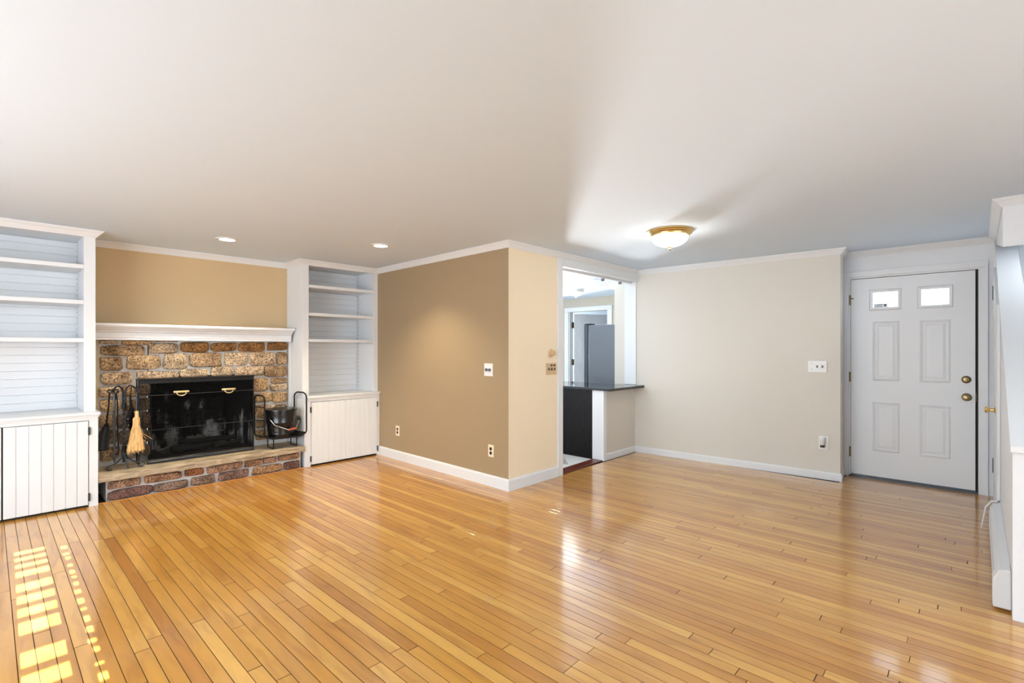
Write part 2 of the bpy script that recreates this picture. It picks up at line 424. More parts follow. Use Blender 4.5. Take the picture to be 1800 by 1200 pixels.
# wall under the stairs with its slanting top, and the dropped wall above
SY = -0.128
def slope(x): return 0.83 + (x - 3.42) * 0.515
w = MB().prism_y([(3.42, 0), (6.16, 0), (6.16, slope(6.16)), (3.42, slope(3.42))], SY - 0.11, SY)
struct('wall_stairs', w, 'white_wall', 'white wall under the stairs with a slanting top')
struct('wall_stair_end', MB().box(3.42, 3.54, -1.4, SY - 0.11, 0, 0.82), 'white_wall', 'low white half wall at the end of the stairs')
struct('wall_above_stairs', MB().prism_y([(4.64, 2.0), (6.16, 2.25), (6.16, CEIL), (4.64, CEIL)], SY - 0.11, SY).box(4.64, 4.76, -1.4, SY - 0.11, 2.0, CEIL), 'white_wall', 'dropped white wall above the stair opening')
c = MB()
sl = math.atan(0.515)
c.prism_y([(3.40, slope(3.40)), (6.155, slope(6.155)), (6.155, slope(6.155) + 0.028), (3.40, slope(3.40) + 0.028)], SY - 0.125, SY + 0.008)
struct('trim_stair_cap', c, 'white_paint', 'slanting white cap board along the stair wall')
struct('trim_half_wall_cap', MB().box(3.395, 3.565, -1.4, SY - 0.127, 0.82, 0.845).box(3.407, 3.42, -1.4, SY - 0.127, 0.80, 0.82), 'white_paint', 'white cap on the half wall', bevel=0.004)
struct('wall_stairwell', MB().box(3.54, 6.3, -1.5, -1.4, 0, CEIL), 'white_wall')
# walls behind the camera
BY = -3.2
ZS = lambda yfl: (yfl - BY - 0.05) * SUN_T + 0.0      # height on the back wall whose sunbeam lands at floor depth yfl
SX0, SX1 = 0.005, 0.150                        # narrow side light beside the curtained window
SLOT0, SLOT1 = 0.220, 0.252
zlo, zhi = ZS(2.30), ZS(4.68)
w = MB()
w.box(-2.32, SX0, BY - 0.1, BY, 0, CEIL)
w.box(SX0, SX1, BY - 0.1, BY, 0, zlo); w.box(SX0, SX1, BY - 0.1, BY, zhi, CEIL)
w.box(SX1, SLOT0, BY - 0.1, BY, 0, CEIL)
w.box(SLOT0, SLOT1, BY - 0.1, BY, 0, zlo); w.box(SLOT0, SLOT1, BY - 0.1, BY, zhi, CEIL)
w.box(SLOT1, 4.3, BY - 0.1, BY, 0, CEIL)
struct('wall_back', w, 'white_wall')
struct('wall_back_right', MB().box(4.2, 4.3, BY, -1.5, 0, CEIL), 'white_wall')
w = MB()
w.box(-2.32, -2.2, BY - 0.1, 0.7, 0, CEIL); w.box(-2.32, -2.2, 3.9, 5.91, 0, CEIL); w.box(-2.32, -2.2, 0.7, 3.9, 0, 0.55); w.box(-2.32, -2.2, 0.7, 3.9, 2.05, CEIL)
struct('wall_left', w, 'white_wall')
# window frames (out of view)
f = sgroup('window_1', (SX0, BY - 0.05, zlo))
m = MB()
groups = [(ZS(2.32), ZS(3.13)), (ZS(3.30), ZS(4.02)), (ZS(4.12), ZS(4.66))]
for a, b in ((zlo, groups[0][0]), (groups[0][1], groups[1][0]), (groups[1][1], groups[2][0]), (groups[2][1], zhi)):
    m.box(SX0, SX1, BY - 0.07, BY - 0.04, a, b)
m.build('frame', 'white_paint', f)
for a, b in groups:
    n = 4; p = (b - a) / n
    for i in range(1, n):
        MB().box(SX0, SX1, BY - 0.062, BY - 0.046, a + i * p - 0.0055, a + i * p + 0.0015).box(SX0, SX1, BY - 0.062, BY - 0.046, a + i * p + 0.0030, a + i * p + 0.0105).build('slat', 'white_paint', f)
m = MB(); z = zlo
while z < zhi:
    t = random.uniform(0.006, 0.024); m.box(SLOT0, SLOT1, BY - 0.06, BY - 0.045, z, min(z + t, zhi)); z += t + random.uniform(0.008, 0.02)
    m.box(SLOT0, SLOT0 + random.uniform(0.0, 0.012), BY - 0.06, BY - 0.045, z - 0.02, min(z, zhi))
m.build('blind_edge', 'white_paint', f)
f = sgroup('window_2', (1.9, BY, 0.2))
MB().box(0.30, 0.38, BY, BY + 0.03, 0.15, 2.22).box(4.0, 4.08, BY, BY + 0.03, 0.15, 2.22).box(0.38, 4.0, BY, BY + 0.03, 0.15, 0.23).box(0.38, 4.0, BY, BY + 0.03, 2.14, 2.22).build('frame', 'white_paint', f)
MB().box(0.38, 4.0, BY + 0.01, BY + 0.015, 0.23, 2.14).build('shade', 'shade_cloth', f)  # unseen closed shade, added to keep the sun out; wall behind is solid
f = sgroup('window_3', (-2.2, 2.3, 0.55))
MB().box(-2.2, -2.185, 0.62, 0.7, 0.47, 2.13).box(-2.2, -2.185, 3.9, 3.98, 0.47, 2.13).box(-2.2, -2.185, 0.7, 3.9, 0.47, 0.55).box(-2.2, -2.185, 0.7, 3.9, 2.05, 2.13).box(-2.22, -2.2, 1.74, 1.80, 0.55, 2.05).box(-2.22, -2.2, 2.80, 2.86, 0.55, 2.05).build('frame', 'white_paint', f)

# ------------------------------------------------------------------ crown and baseboards
CR = [(0, 2.262), (0.007, 2.262), (0.010, 2.270), (0.016, 2.276), (0.034, 2.298), (0.042, 2.303), (0.046, 2.310), (0.052, 2.312), (0.052, CEIL - 0.0005), (0, CEIL - 0.0005)]
LU, RU = 5.455, 5.49                           # front of left / right upper bookcase
path = [(-0.50, LU), (0.630, LU), (0.630, WY), (2.415, WY), (2.415, RU), (3.367, RU), (3.316, 3.165), (5.709, 3.165), (5.8195, 0.987), (6.16, 1.022), (6.16, SY), (4.64, SY), (4.64, -1.4)]
path[7] = (5.711, 3.165)
names = [None] * 12
runs = [(0, 1), (1, 2), (2, 3), (3, 4), (4, 5), (5, 6), (6, 7), (7, 8), (8, 9), (9, 10), (10, 11), (11, 12)]
for i, (a, b) in enumerate(runs):
    struct('trim_crown_%d' % (i + 1), MB().sweep(path, CR, a, b), 'white_paint', 'white crown moulding')
BB = [(0, 0.0), (0.016, 0.0), (0.016, 0.092), (0.011, 0.104), (0.0, 0.108)]
def bb(name, pth, a, b, label): struct(name, MB().sweep(pth, BB, a, b), 'white_paint', label)
p1 = [(3.3665, 5.455), (3.316, 3.165), (4.045, 3.165)]
bb('baseboard_brown', p1, 0, 1, 'white baseboard along the brown wall')
bb('baseboard_cream', p1, 1, 2, 'white baseboard along the narrow cream wall')
BB = [(0, 0.0), (0.014, 0.0), (0.014, 0.062), (0.009, 0.074), (0.0, 0.077)]
p2 = [(5.02, 3.2), (5.709, 3.2), (5.82, 0.987), (6.14, 1.020)]
bb('baseboard_half_wall', p2, 0, 1, 'white baseboard along the half wall under the counter')
bb('baseboard_beige', p2, 1, 2, 'white baseboard along the beige wall')
bb('baseboard_alcove', p2, 2, 3, 'short white baseboard in the door alcove')
p3 = [(3.42, SY), (3.42, -1.4)]

# ------------------------------------------------------------------ kitchen opening trim
g = sgroup('trim_opening', (4.12, 3.16, 0), 'white casing around the kitchen opening')
MB().box(4.045, 4.125, 3.148, 3.1645, 0, 2.262).build('casing', 'white_paint', g, bevel=0.003)
MB().box(4.1055, 4.125, 3.165, 3.335, 0, 2.18).build('jamb', 'white_paint', g, bevel=0.002)
MB().box(4.125, 5.72, 3.148, 3.1645, 2.18, 2.262).build('head_casing', 'white_paint', g, bevel=0.003)
MB().box(4.1055, 5.72, 3.165, 3.335, 2.18, CEIL).build('header', 'white_paint', g)
MB().box(5.695, 5.7085, 3.18, 3.345, 0.862, 2.18).build('jamb', 'white_paint', g, bevel=0.002)
MB().box(5.66, 5.72, 3.148, 3.18, 0.0, 0.0).v.clear()
tr = thing('curtain_track', (4.9, 3.25, 2.15), 'thin white ceiling track with two clips under the kitchen header', 'track')
MB().box(4.13, 5.69, 3.235, 3.262, 2.158, 2.18).build('rail', 'white_paint', tr, bevel=0.002)
for xx in (5.03, 5.42):
    MB().lathe([(0.012, 2.128), (0.022, 2.134), (0.022, 2.154), (0.014, 2.1585)], (xx, 3.248, 0), 14).build('clip', 'grey_metal', tr, smooth=True)
# half wall under the counter with white end post
struct('wall_half', MB().box(4.976, 5.7088, 3.2, 3.335, 0, 0.828), 'beige_paint', 'low beige wall under the black counter')
g = sgroup('trim_post', (4.965, 3.26, 0), 'white end post of the half wall')
MB().box(4.955, 4.9755, 3.186, 3.345, 0, 0.828).build('end_board', 'white_paint', g, bevel=0.002)
MB().box(4.976, 5.02, 3.186, 3.1995, 0, 0.828).build('casing', 'white_paint', g, bevel=0.002)

# ------------------------------------------------------------------ front door
def door_slab(mb, y0, y1, z0, z1, x0, x1, holes):
    ys = sorted({y0, y1} | {h[0] for h in holes} | {h[1] for h in holes}); zs = sorted({z0, z1} | {h[2] for h in holes} | {h[3] for h in holes})
    for i in range(len(zs) - 1):
        zc = (zs[i] + zs[i + 1]) / 2
        run = [h for h in holes if h[2] < zc < h[3]]
        cur = y0
        for h in sorted(run):
            mb.box(x0, x1, cur, h[0], zs[i], zs[i + 1]); cur = h[1]
        mb.box(x0, x1, cur, y1, zs[i], zs[i + 1])
    return mb
def frame_x(mb, y0, y1, z0, z1, w, x0, h, tip=0.4):
    """moulded rectangular frame on a face of constant x, standing towards -x; ridge between two slopes"""
    def ring(d, hh): return [(x0 - hh, y0 + d, z0 + d), (x0 - hh, y1 - d, z0 + d), (x0 - hh, y1 - d, z1 - d), (x0 - hh, y0 + d, z1 - d)]
    rs = ring(0, 0) + ring(w * tip, h) + ring(w, 0.0)
    mb.add(rs, [(a * 4 + i, a * 4 + (i + 1) % 4, a * 4 + 4 + (i + 1) % 4, a * 4 + 4 + i) for a in range(2) for i in range(4)])
    return mb
def field_x(mb, y0, y1, z0, z1, w, x0, h):
    def ring(d, hh): return [(x0 - hh, y0 + d, z0 + d), (x0 - hh, y1 - d, z0 + d), (x0 - hh, y1 - d, z1 - d), (x0 - hh, y0 + d, z1 - d)]
    mb.add(ring(0, 0) + ring(w, h), [(i, (i + 1) % 4, 4 + (i + 1) % 4, 4 + i) for i in range(4)] + [(4, 5, 6, 7)])
    return mb
door = sgroup('door_1', (DX, 0.48, 0), 'white front door with four raised panels and two small panes')
lites = [(0.566, 0.768, 1.738, 1.892), (0.186, 0.389, 1.738, 1.892)]
DF = DX + 0.012
slab = door_slab(MB(), DY0 + 0.007, DY1 - 0.004, 0.028, DZ - 0.006, DF, DF + 0.044, lites).build('slab', 'white_paint', door)
for i, (a, b, c_, d) in enumerate([(0.553, 0.77, 1.0, 1.597), (0.176, 0.40, 1.0, 1.597), (0.553, 0.77, 0.287, 0.782), (0.176, 0.404, 0.287, 0.782)]):
    pn = frame_x(MB(), a, b, c_, d, 0.026, DF, 0.007)
    po = pn.build('panel', 'white_paint', door)
    field_x(MB(), a + 0.034, b - 0.034, c_ + 0.034, d - 0.034, 0.02, DF, 0.006).build('field', 'white_paint', po)
for i, (a, b, c_, d) in enumerate(lites):
    fo = MB()
    frame_x(fo, a - 0.03, b + 0.03, c_ - 0.03, d + 0.03, 0.032, DF, 0.011, 0.3)
    fo = fo.build('window_frame', 'white_paint', door)
    MB().box(DF + 0.02, DF + 0.026, a - 0.004, b + 0.004, c_ - 0.004, d + 0.004).build('pane', 'glass', fo)
    if i == 0:
        st_ = MB().box(DF + 0.0185, DF + 0.0198, 0.648, 0.762, 1.741, 1.778)
        st_.build('sticker', 'white_plastic', fo)
        tx_ = MB()
        for zz in (1.770, 1.7645, 1.754, 1.7485): tx_.box(DF + 0.0178, DF + 0.0183, 0.690, 0.757, zz - 0.0018, zz + 0.0018)
        tx_.lathe([(0.013, 0.0), (0.013, -0.0005)], (DF + 0.0183, 0.669, 1.760), 14, 'x')
        tx_.build('print', 'dark_grey_metal', fo)
for zz in (1.826, 1.03, 0.255):
    h = MB().box(DX - 0.004, DX + 0.013, DY1 - 0.004, DY1 + 0.010, zz - 0.05, zz + 0.05).lathe([(0.0065, zz - 0.052), (0.0065, zz + 0.052)], (DX - 0.003, DY1 + 0.003, 0), 10)
    h.build('hinge', 'antique_brass', door)
MB().tube([(DX - 0.004, DY1 + 0.0, 1.842), (DX - 0.03, DY1 - 0.03, 1.838)], 0.006).build('hinge_stop', 'antique_brass', door)
def knob_x(parent, name, y, z, prof, mat, x0=DF):
    return MB().lathe([(r, -h) for r, h in prof], (x0, y, z), 24, 'x').build(name, mat, parent, smooth=True)
kb = knob_x(door, 'deadbolt', 0.068, 1.038, [(0.034, 0.0), (0.034, 0.006), (0.028, 0.012), (0.024, 0.013), (0.022, 0.02), (0.012, 0.022)], 'antique_brass')
MB().box(DF - 0.036, DF - 0.02, 0.064, 0.072, 1.022, 1.054).build('thumb_turn', 'antique_brass', kb)
kb = knob_x(door, 'knob', 0.066, 0.876, [(0.036, 0.0), (0.036, 0.005), (0.028, 0.011), (0.014, 0.014), (0.012, 0.03), (0.026, 0.038), (0.031, 0.05), (0.028, 0.06), (0.014, 0.064)], 'antique_brass')
knob_x(kb, 'lock_button', 0.066, 0.876, [(0.007, 0.063), (0.007, 0.069), (0.004, 0.07)], 'brass')
MB().box(DX - 0.0, DX + 0.02, DY0 - 0.005, DY0 + 0.004, 0.84, 0.915).build('strike', 'antique_brass', door)
g = sgroup('trim_door', (DX, 0.48, 0), 'white casing around the front door')
for a, b, z0_, z1_ in ((DY1 + 0.014, 1.019, 0, DZ + 0.014), (-0.076, DY0 - 0.014, 0, DZ + 0.014), (-0.076, 1.019, DZ + 0.014, DZ + 0.074)):
    MB().box(DX - 0.016, DX - 0.0005, a, b, z0_, z1_).build('casing', 'white_paint', g, bevel=0.004)
MB().box(DX - 0.022, DX - 0.0165, -0.076, -0.06, 0, DZ + 0.074).build('back_band', 'white_paint', g)
MB().box(DX + 0.0, DX + 0.1, DY1 - 0.001, DY1 + 0.012, 0, DZ).build('jamb', 'white_paint', g)
MB().box(DX + 0.0, DX + 0.1, DY0 - 0.012, DY0 + 0.001, 0, DZ).build('jamb', 'dark_slot', g)  # right jamb painted dark: shade of the door gap put into its colour
MB().box(DX + 0.0, DX + 0.1, DY0 - 0.012, DY1 + 0.012, DZ - 0.001, DZ + 0.012).build('jamb', 'white_paint', g)
MB().box(DX - 0.012, DX + 0.14, DY0 - 0.011, DY1 + 0.011, 0.0005, 0.016).build('sill', 'worn_iron', g)
MB().box(DX + 0.004, DX + 0.02, DY0 + 0.004, DY1 - 0.004, 0.0165, 0.027).build('sweep', 'worn_iron', door)
for a_, b_, z0_, z1_ in ((DY0 - 0.012, DY0 + 0.022, 0.017, DZ), (DY1 - 0.022, DY1 + 0.012, 0.017, DZ), (DY0 + 0.0225, DY1 - 0.0225, DZ - 0.022, DZ)):
    MB().box(DF + 0.046, DF + 0.075, a_, b_, z0_, z1_).build('stop', 'dark_slot', g)  # stops painted dark so the gap round the slab looks shaded

# ------------------------------------------------------------------ closet door under the stairs
CX0, CX1 = 5.12, 5.93
cd = sgroup('door_2', (5.5, SY, 0), 'white closet door under the stairs with a brass knob')
m = MB().prism_y([(CX0, 0.012), (CX1, 0.012), (CX1, 2.02), (CX0 + 0.35, 1.80), (CX0, slope(CX0) - 0.10)], SY + 0.001, SY + 0.022)
m.build('slab', 'white_paint', cd)
for zz in (1.80, 0.32):
    MB().box(CX1 - 0.03, CX1 + 0.03, SY + 0.0225, SY + 0.028, zz - 0.06, zz + 0.06).build('hinge', 'worn_iron', cd)
MB().lathe([(0.026, 0.0), (0.026, 0.004), (0.012, 0.012), (0.010, 0.03), (0.022, 0.04), (0.026, 0.05), (0.02, 0.06), (0.008, 0.062)], (CX0 + 0.07, SY + 0.022, 0.86), 20, 'y').build('knob', 'brass', cd, smooth=True)
g = sgroup('trim_closet', (5.5, SY, 0), 'white casing around the closet door')
MB().box(CX1 + 0.006, 6.08, SY + 0.001, SY + 0.018, 0, 2.09).build('casing', 'white_paint', g, bevel=0.003)
MB().box(CX0 - 0.075, CX0 - 0.006, SY + 0.001, SY + 0.018, 0, slope(CX0) - 0.06).build('casing', 'white_paint', g, bevel=0.003)

# ================================================================== KITCHEN BEYOND
kf = struct('floor_kitchen', MB().box(3.5, 8.1, 3.30, 7.0, -0.05, 0.0), 'grout', 'pale grey kitchen tile floor')
T = 0.32; a = math.radians(45)
tmb = MB().add([(-0.5, -0.5, 0), (0.5, -0.5, 0), (0.5, 0.5, 0), (-0.5, 0.5, 0), (-0.49, -0.49, 1), (0.49, -0.49, 1), (0.49, 0.49, 1), (-0.49, 0.49, 1)],
               [(0, 1, 5, 4), (1, 2, 6, 5), (2, 3, 7, 6), (3, 0, 4, 7), (4, 5, 6, 7)])
t0 = tmb.build('tile', 'kitchen_tile'); tmesh = t0.data; bpy.data.objects.remove(t0)
for i in range(-9, 10):
    for j in range(-9, 10):
        cx = 4.55 + (i - j) * T * 0.7071; cy = 3.62 + (i + j) * T * 0.7071
        if 3.75 < cx < 4.75 and 3.54 < cy < 5.2:
            o = bpy.data.objects.new('tile', tmesh); COL.objects.link(o); o.parent = kf
            o.location = (cx, cy, 0.0); o.scale = (T - 0.006, T - 0.006, 0.005); o.rotation_euler = (0, 0, a)
struct('trim_threshold', MB().prism([(4.126, 3.15), (4.954, 3.20), (4.954, 3.335), (4.126, 3.30)], 0.0, 0.012), 'threshold_wood', 'dark red wood threshold in the kitchen opening', bevel=0.004)
w = MB(); KX = 8.06
w.box(KX, KX + 0.12, 6.0, 6.17, 0, CEIL); w.box(KX, KX + 0.12, 6.66, 7.1, 0, CEIL); w.box(KX, KX + 0.12, 6.17, 6.66, 0, 0.75); w.box(KX, KX + 0.12, 6.17, 6.66, 1.85, CEIL)
w.box(KX, KX + 0.12, 4.3, 5.09, 0, CEIL); w.box(KX, KX + 0.12, 5.09, 6.0, 2.06, CEIL)
struct('wall_kitchen_far', w, 'taupe_paint', 'taupe kitchen wall around the hall doorway')
struct('wall_kitchen_side', MB().box(7.25, 7.37, 3.5, 4.45, 0, CEIL).box(7.37, KX, 4.33, 4.45, 0, CEIL), 'taupe_paint', 'taupe kitchen wall beside the refrigerator')
struct('wall_kitchen_back', MB().box(3.5, 8.18, 7.0, 7.1, 0, CEIL), 'white_wall')
struct('wall_kitchen_left', MB().box(3.5, 3.56, 3.31, 7.0, 0, CEIL), 'white_wall')
struct('wall_kitchen_near', MB().box(5.86, 7.37, 3.40, 3.5, 0, CEIL), 'taupe_paint')
struct('wall_hall', MB().box(9.2, 9.3, 4.3, 7.2, 0, CEIL).box(8.18, 9.2, 4.2, 4.3, 0, CEIL), 'grey_wall', 'grey blue wall of the hall beyond the kitchen')
struct('ceiling_hall', MB().box(8.4, 9.35, 4.2, 7.3, CEIL, CEIL + 0.1), 'ceiling_paint')
struct('floor_hall', MB().box(8.1, 9.3, 4.2, 7.2, -0.05, 0.0), 'kitchen_tile')
struct('trim_soffit', MB().box(6.03, 7.25, 3.5, 3.98, 2.215, CEIL).box(5.97, 6.03, 3.5, 4.04, 2.265, CEIL).box(6.03, 7.25, 3.98, 4.04, 2.265, CEIL).box(6.0, 6.03, 3.5, 4.01, 2.235, 2.265).box(6.03, 7.25, 3.98, 4.01, 2.235, 2.265), 'white_paint', 'white trimmed soffit above the refrigerator')
g = sgroup('trim_hall', (KX, 5.55, 0), 'white casing around the hall doorway')
for a_, b_, z0_, z1_ in ((4.99, 5.085, 0, 2.06), (6.005, 6.10, 0, 2.06), (4.99, 6.10, 2.06, 2.15)):
    MB().box(KX - 0.02, KX - 0.0005, a_, b_, z0_, z1_).build('casing', 'white_paint', g, bevel=0.004)
for a_, b_ in ((5.0905, 5.105), (5.985, 5.9995)):
    MB().box(KX, KX + 0.118, a_, b_, 0, 2.06).build('jamb', 'white_paint', g)
hd = sgroup('door_3', (KX + 0.13, 5.98, 0), 'open white panelled hall door beyond the kitchen')
hm = MB().box(0, 0.80, -0.02, 0.02, 0.01, 2.03)
hs = hm.build('slab', 'white_paint', hd)
hd.rotation_euler = (0, 0, math.radians(-28)); hs.matrix_parent_inverse = Matrix.Identity(4)
for (a_, b_, z0_, z1_) in ((0.1, 0.34, 0.25, 0.85), (0.46, 0.70, 0.25, 0.85), (0.1, 0.34, 1.0, 1.55), (0.46, 0.70, 1.0, 1.55), (0.1, 0.34, 1.66, 1.9), (0.46, 0.70, 1.66, 1.9)):
    p = MB().box(a_, b_, -0.026, -0.02, z0_, z1_); p.box(a_ + 0.03, b_ - 0.03, -0.03, -0.026, z0_ + 0.03, z1_ - 0.03)
    q = p.build('panel', 'white_paint', hd, bevel=0.004); q.matrix_parent_inverse = Matrix.Identity(4)
for zz in (0.3, 1.05, 1.8):
    MB().box(KX + 0.06, KX + 0.125, 5.97, 5.984, zz - 0.06, zz + 0.06).build('hinge', 'antique_brass', g)

# refrigerator: body side towards the opening, doors facing along +y
fr_ = thing('refrigerator', (6.35, 3.9, 0), 'grey refrigerator seen from its side beyond the black counter', 'refrigerator')
MB().box(6.0, 6.75, 3.51, 4.12, 0.03, 1.665).build('body', 'grey_metal', fr_, bevel=0.008)
dr = MB().box(6.0, 6.75, 4.132, 4.20, 0.6, 1.668).build('door', 'dark_grey_metal', fr_, bevel=0.008)
MB().box(6.0, 6.75, 4.132, 4.20, 0.05, 0.592).build('freezer_drawer', 'dark_grey_metal', fr_, bevel=0.008)
MB().box(6.01, 6.11, 4.08, 4.19, 1.6685, 1.686).build('hinge_cover', 'black_iron', fr_, bevel=0.003)
MB().tube([(6.68, 4.25, 0.75), (6.68, 4.25, 1.5)], 0.012).build('handle', 'steel_wire', dr)
for xx in (6.08, 6.67):
    for yy in (3.6, 4.03): MB().lathe([(0.02, 0.0), (0.02, 0.03)], (xx, yy, 0), 10).build('foot', 'black_iron', fr_)
# peninsula cabinet and counter
pc = thing('peninsula_cabinet', (5.3, 4.0, 0), 'glossy espresso wood cabinet side under the black counter', 'cabinet')
MB().box(4.962, 5.60, 3.346, 4.75, 0.0, 0.828).build('body', 'espresso_wood', pc, bevel=0.002)
MB().box(5.6005, 5.62, 3.38, 4.72, 0.1, 0.81).build('door', 'espresso_wood', pc, bevel=0.003)
ct = MB().prism([(4.93, 3.068), (5.7135, 3.068), (5.7082, 3.18), (5.6945, 3.18), (5.6945, 3.346), (5.708, 3.346), (5.708, 3.45), (5.66, 3.5), (5.66, 4.78), (4.93, 4.78)], 0.829, 0.859)
tag(ct.build('countertop', 'granite', bevel=0.004), 'black polished stone countertop projecting into the living room', 'countertop')

# kitchen ceiling lamp and living room lamp
def flush_lamp(name, c, R, label, metal, glass):
    t = thing(name, (c[0], c[1], CEIL), label, 'ceiling lamp')
    x, y, z = c[0], c[1], CEIL
    MB().lathe([(0.06 * R / 0.19, z - 0.001), (R, z - 0.001), (R, z - 0.010), (R * 0.95, z - 0.017), (R * 0.96, z - 0.024), (R * 0.88, z - 0.034), (R * 0.87, z - 0.042), (R * 0.80, z - 0.050), (R * 0.74, z - 0.052)], (x, y, 0), 48, cap=False).build('pan', metal, t, smooth=True)
    prof = [(R * 0.79 * math.cos(k / 10 * PI / 2) + 0.001, z - 0.046 - R * 0.46 * math.sin(k / 10 * PI / 2)) for k in range(11)]
    MB().lathe(prof, (x, y, 0), 48, cap=False).build('glass_bowl', glass, t, smooth=True)
    zb = z - 0.046 - R * 0.46
    MB().lathe([(0.004, zb + 0.004), (0.021, zb + 0.002), (0.021, zb - 0.004), (0.012, zb - 0.010), (0.013, zb - 0.018), (0.008, zb - 0.024), (0.003, zb - 0.031)], (x, y, 0), 16).build('finial', metal, t, smooth=True)
    return t
flush_lamp('ceiling_lamp', (3.975, 1.90), 0.19, 'brass flush ceiling lamp with a frosted glass bowl', 'brass', 'lamp_glass')
flush_lamp('ceiling_lamp', (6.81, 4.92), 0.14, 'small silver flush lamp on the kitchen ceiling', 'steel_wire', 'kitchen_glass')
kl = bpy.data.lights.new('kitchen_bulb', 'POINT'); kl.energy = 9; kl.shadow_soft_size = 0.25; kl.color = (1.0, 0.98, 0.95)
link_light('kitchen_bulb', kl, (6.5, 4.98, 1.95))

def downlight(x, y, label):
    t = thing('recessed_light', (x, y, CEIL), label, 'ceiling lamp')
    MB().lathe([(0.062, CEIL - 0.0005), (0.092, CEIL - 0.0005), (0.090, CEIL - 0.006), (0.064, CEIL - 0.009)], (x, y, 0), 32, cap=False).build('trim_ring', 'white_plastic', t, smooth=True)
    MB().lathe([(0.004, CEIL - 0.006), (0.066, CEIL - 0.006), (0.066, CEIL - 0.003), (0.004, CEIL - 0.003)], (x, y, 0), 32).build('lens', 'downlight_lens', t)
    s = bpy.data.lights.new('downlight_beam', 'SPOT'); s.energy = 95; s.spot_size = math.radians(118); s.spot_blend = 0.7; s.shadow_soft_size = 0.06; s.color = (1.0, 0.86, 0.62)
    link_light('downlight_beam', s, (x, y, CEIL - 0.02))
downlight(1.495, 4.97, 'round recessed ceiling light in front of the fireplace wall')
downlight(2.602, 4.19, 'round recessed ceiling light beside the brown wall')

# ================================================================== FIREPLACE
SYF = 5.83                                     # stone face
fp = thing('stone_fireplace', (1.55, SYF, 0.245), 'fieldstone fireplace of tan rounded stones with a sooty firebox', 'fireplace')
m = MB()
m.box(0.690, 1.062, SYF + 0.024, WY - 0.001, 0.19, 1.40); m.box(2.02, 2.395, SYF + 0.024, WY - 0.001, 0.19, 1.40); m.box(1.075, 2.02, SYF + 0.024, WY - 0.001, 1.045, 1.40)
m.build('mortar', 'mortar', fp)
def stone(parent, x0, x1, z0, z1, yf, seed, col):
    rnd = random.Random(seed)
    n = 20; cx, cz = (x0 + x1) / 2, (z0 + z1) / 2; hx, hz = (x1 - x0) / 2, (z1 - z0) / 2
    e = rnd.uniform(0.26, 0.42)
    tilt = rnd.uniform(-0.05, 0.05)
    out = []
    ph = [rnd.uniform(0, 6.28) for _ in range(3)]
    for k in range(n):
        t = 2 * PI * (k + 0.5) / n; c_, s_ = math.cos(t), math.sin(t)
        px_ = math.copysign(abs(c_) ** e, c_); pz_ = math.copysign(abs(s_) ** e, s_)
        q = 1 + 0.035 * math.sin(2 * t + ph[0]) + 0.03 * math.sin(3 * t + ph[1]) + 0.02 * math.sin(5 * t + ph[2])
        q = min(q, 1.04)
        out.append((px_ * hx * q, pz_ * hz * q + tilt * px_ * hx * 0.5))
    pr = rnd.uniform(0.0, 0.012)
    rings = [(1.0, yf + 0.04), (1.01, yf + 0.008), (0.94, yf - 0.004 - pr * 0.5), (0.72, yf - 0.010 - pr), (0.4, yf - 0.011 - pr)]
    vs = []
    for j, (sc_, yy) in enumerate(rings):
        ins = min(hx, hz) * (1 - sc_)
        for (ax, az) in out:
            sx = 1 - ins / hx; sz = 1 - ins / hz
            jit = 0 if j == 0 else rnd.uniform(-0.0035, 0.0035)
            vs.append((cx + ax * sx, yy + jit, cz + az * sz))
    vs.append((cx, yf - 0.012 - pr, cz))
    fs = [(j * n + k, j * n + (k + 1) % n, (j + 1) * n + (k + 1) % n, (j + 1) * n + k) for j in range(4) for k in range(n)]
    fs += [(4 * n + k, 4 * n + (k + 1) % n, 5 * n) for k in range(n)]
    mb = MB(); mb.add(vs, fs)
    o = mb.build('stone', 'field_stone', parent, smooth=True); o.data.polygons.foreach_set('use_smooth', [True] * len(o.data.polygons))
    o.color = col
    return o
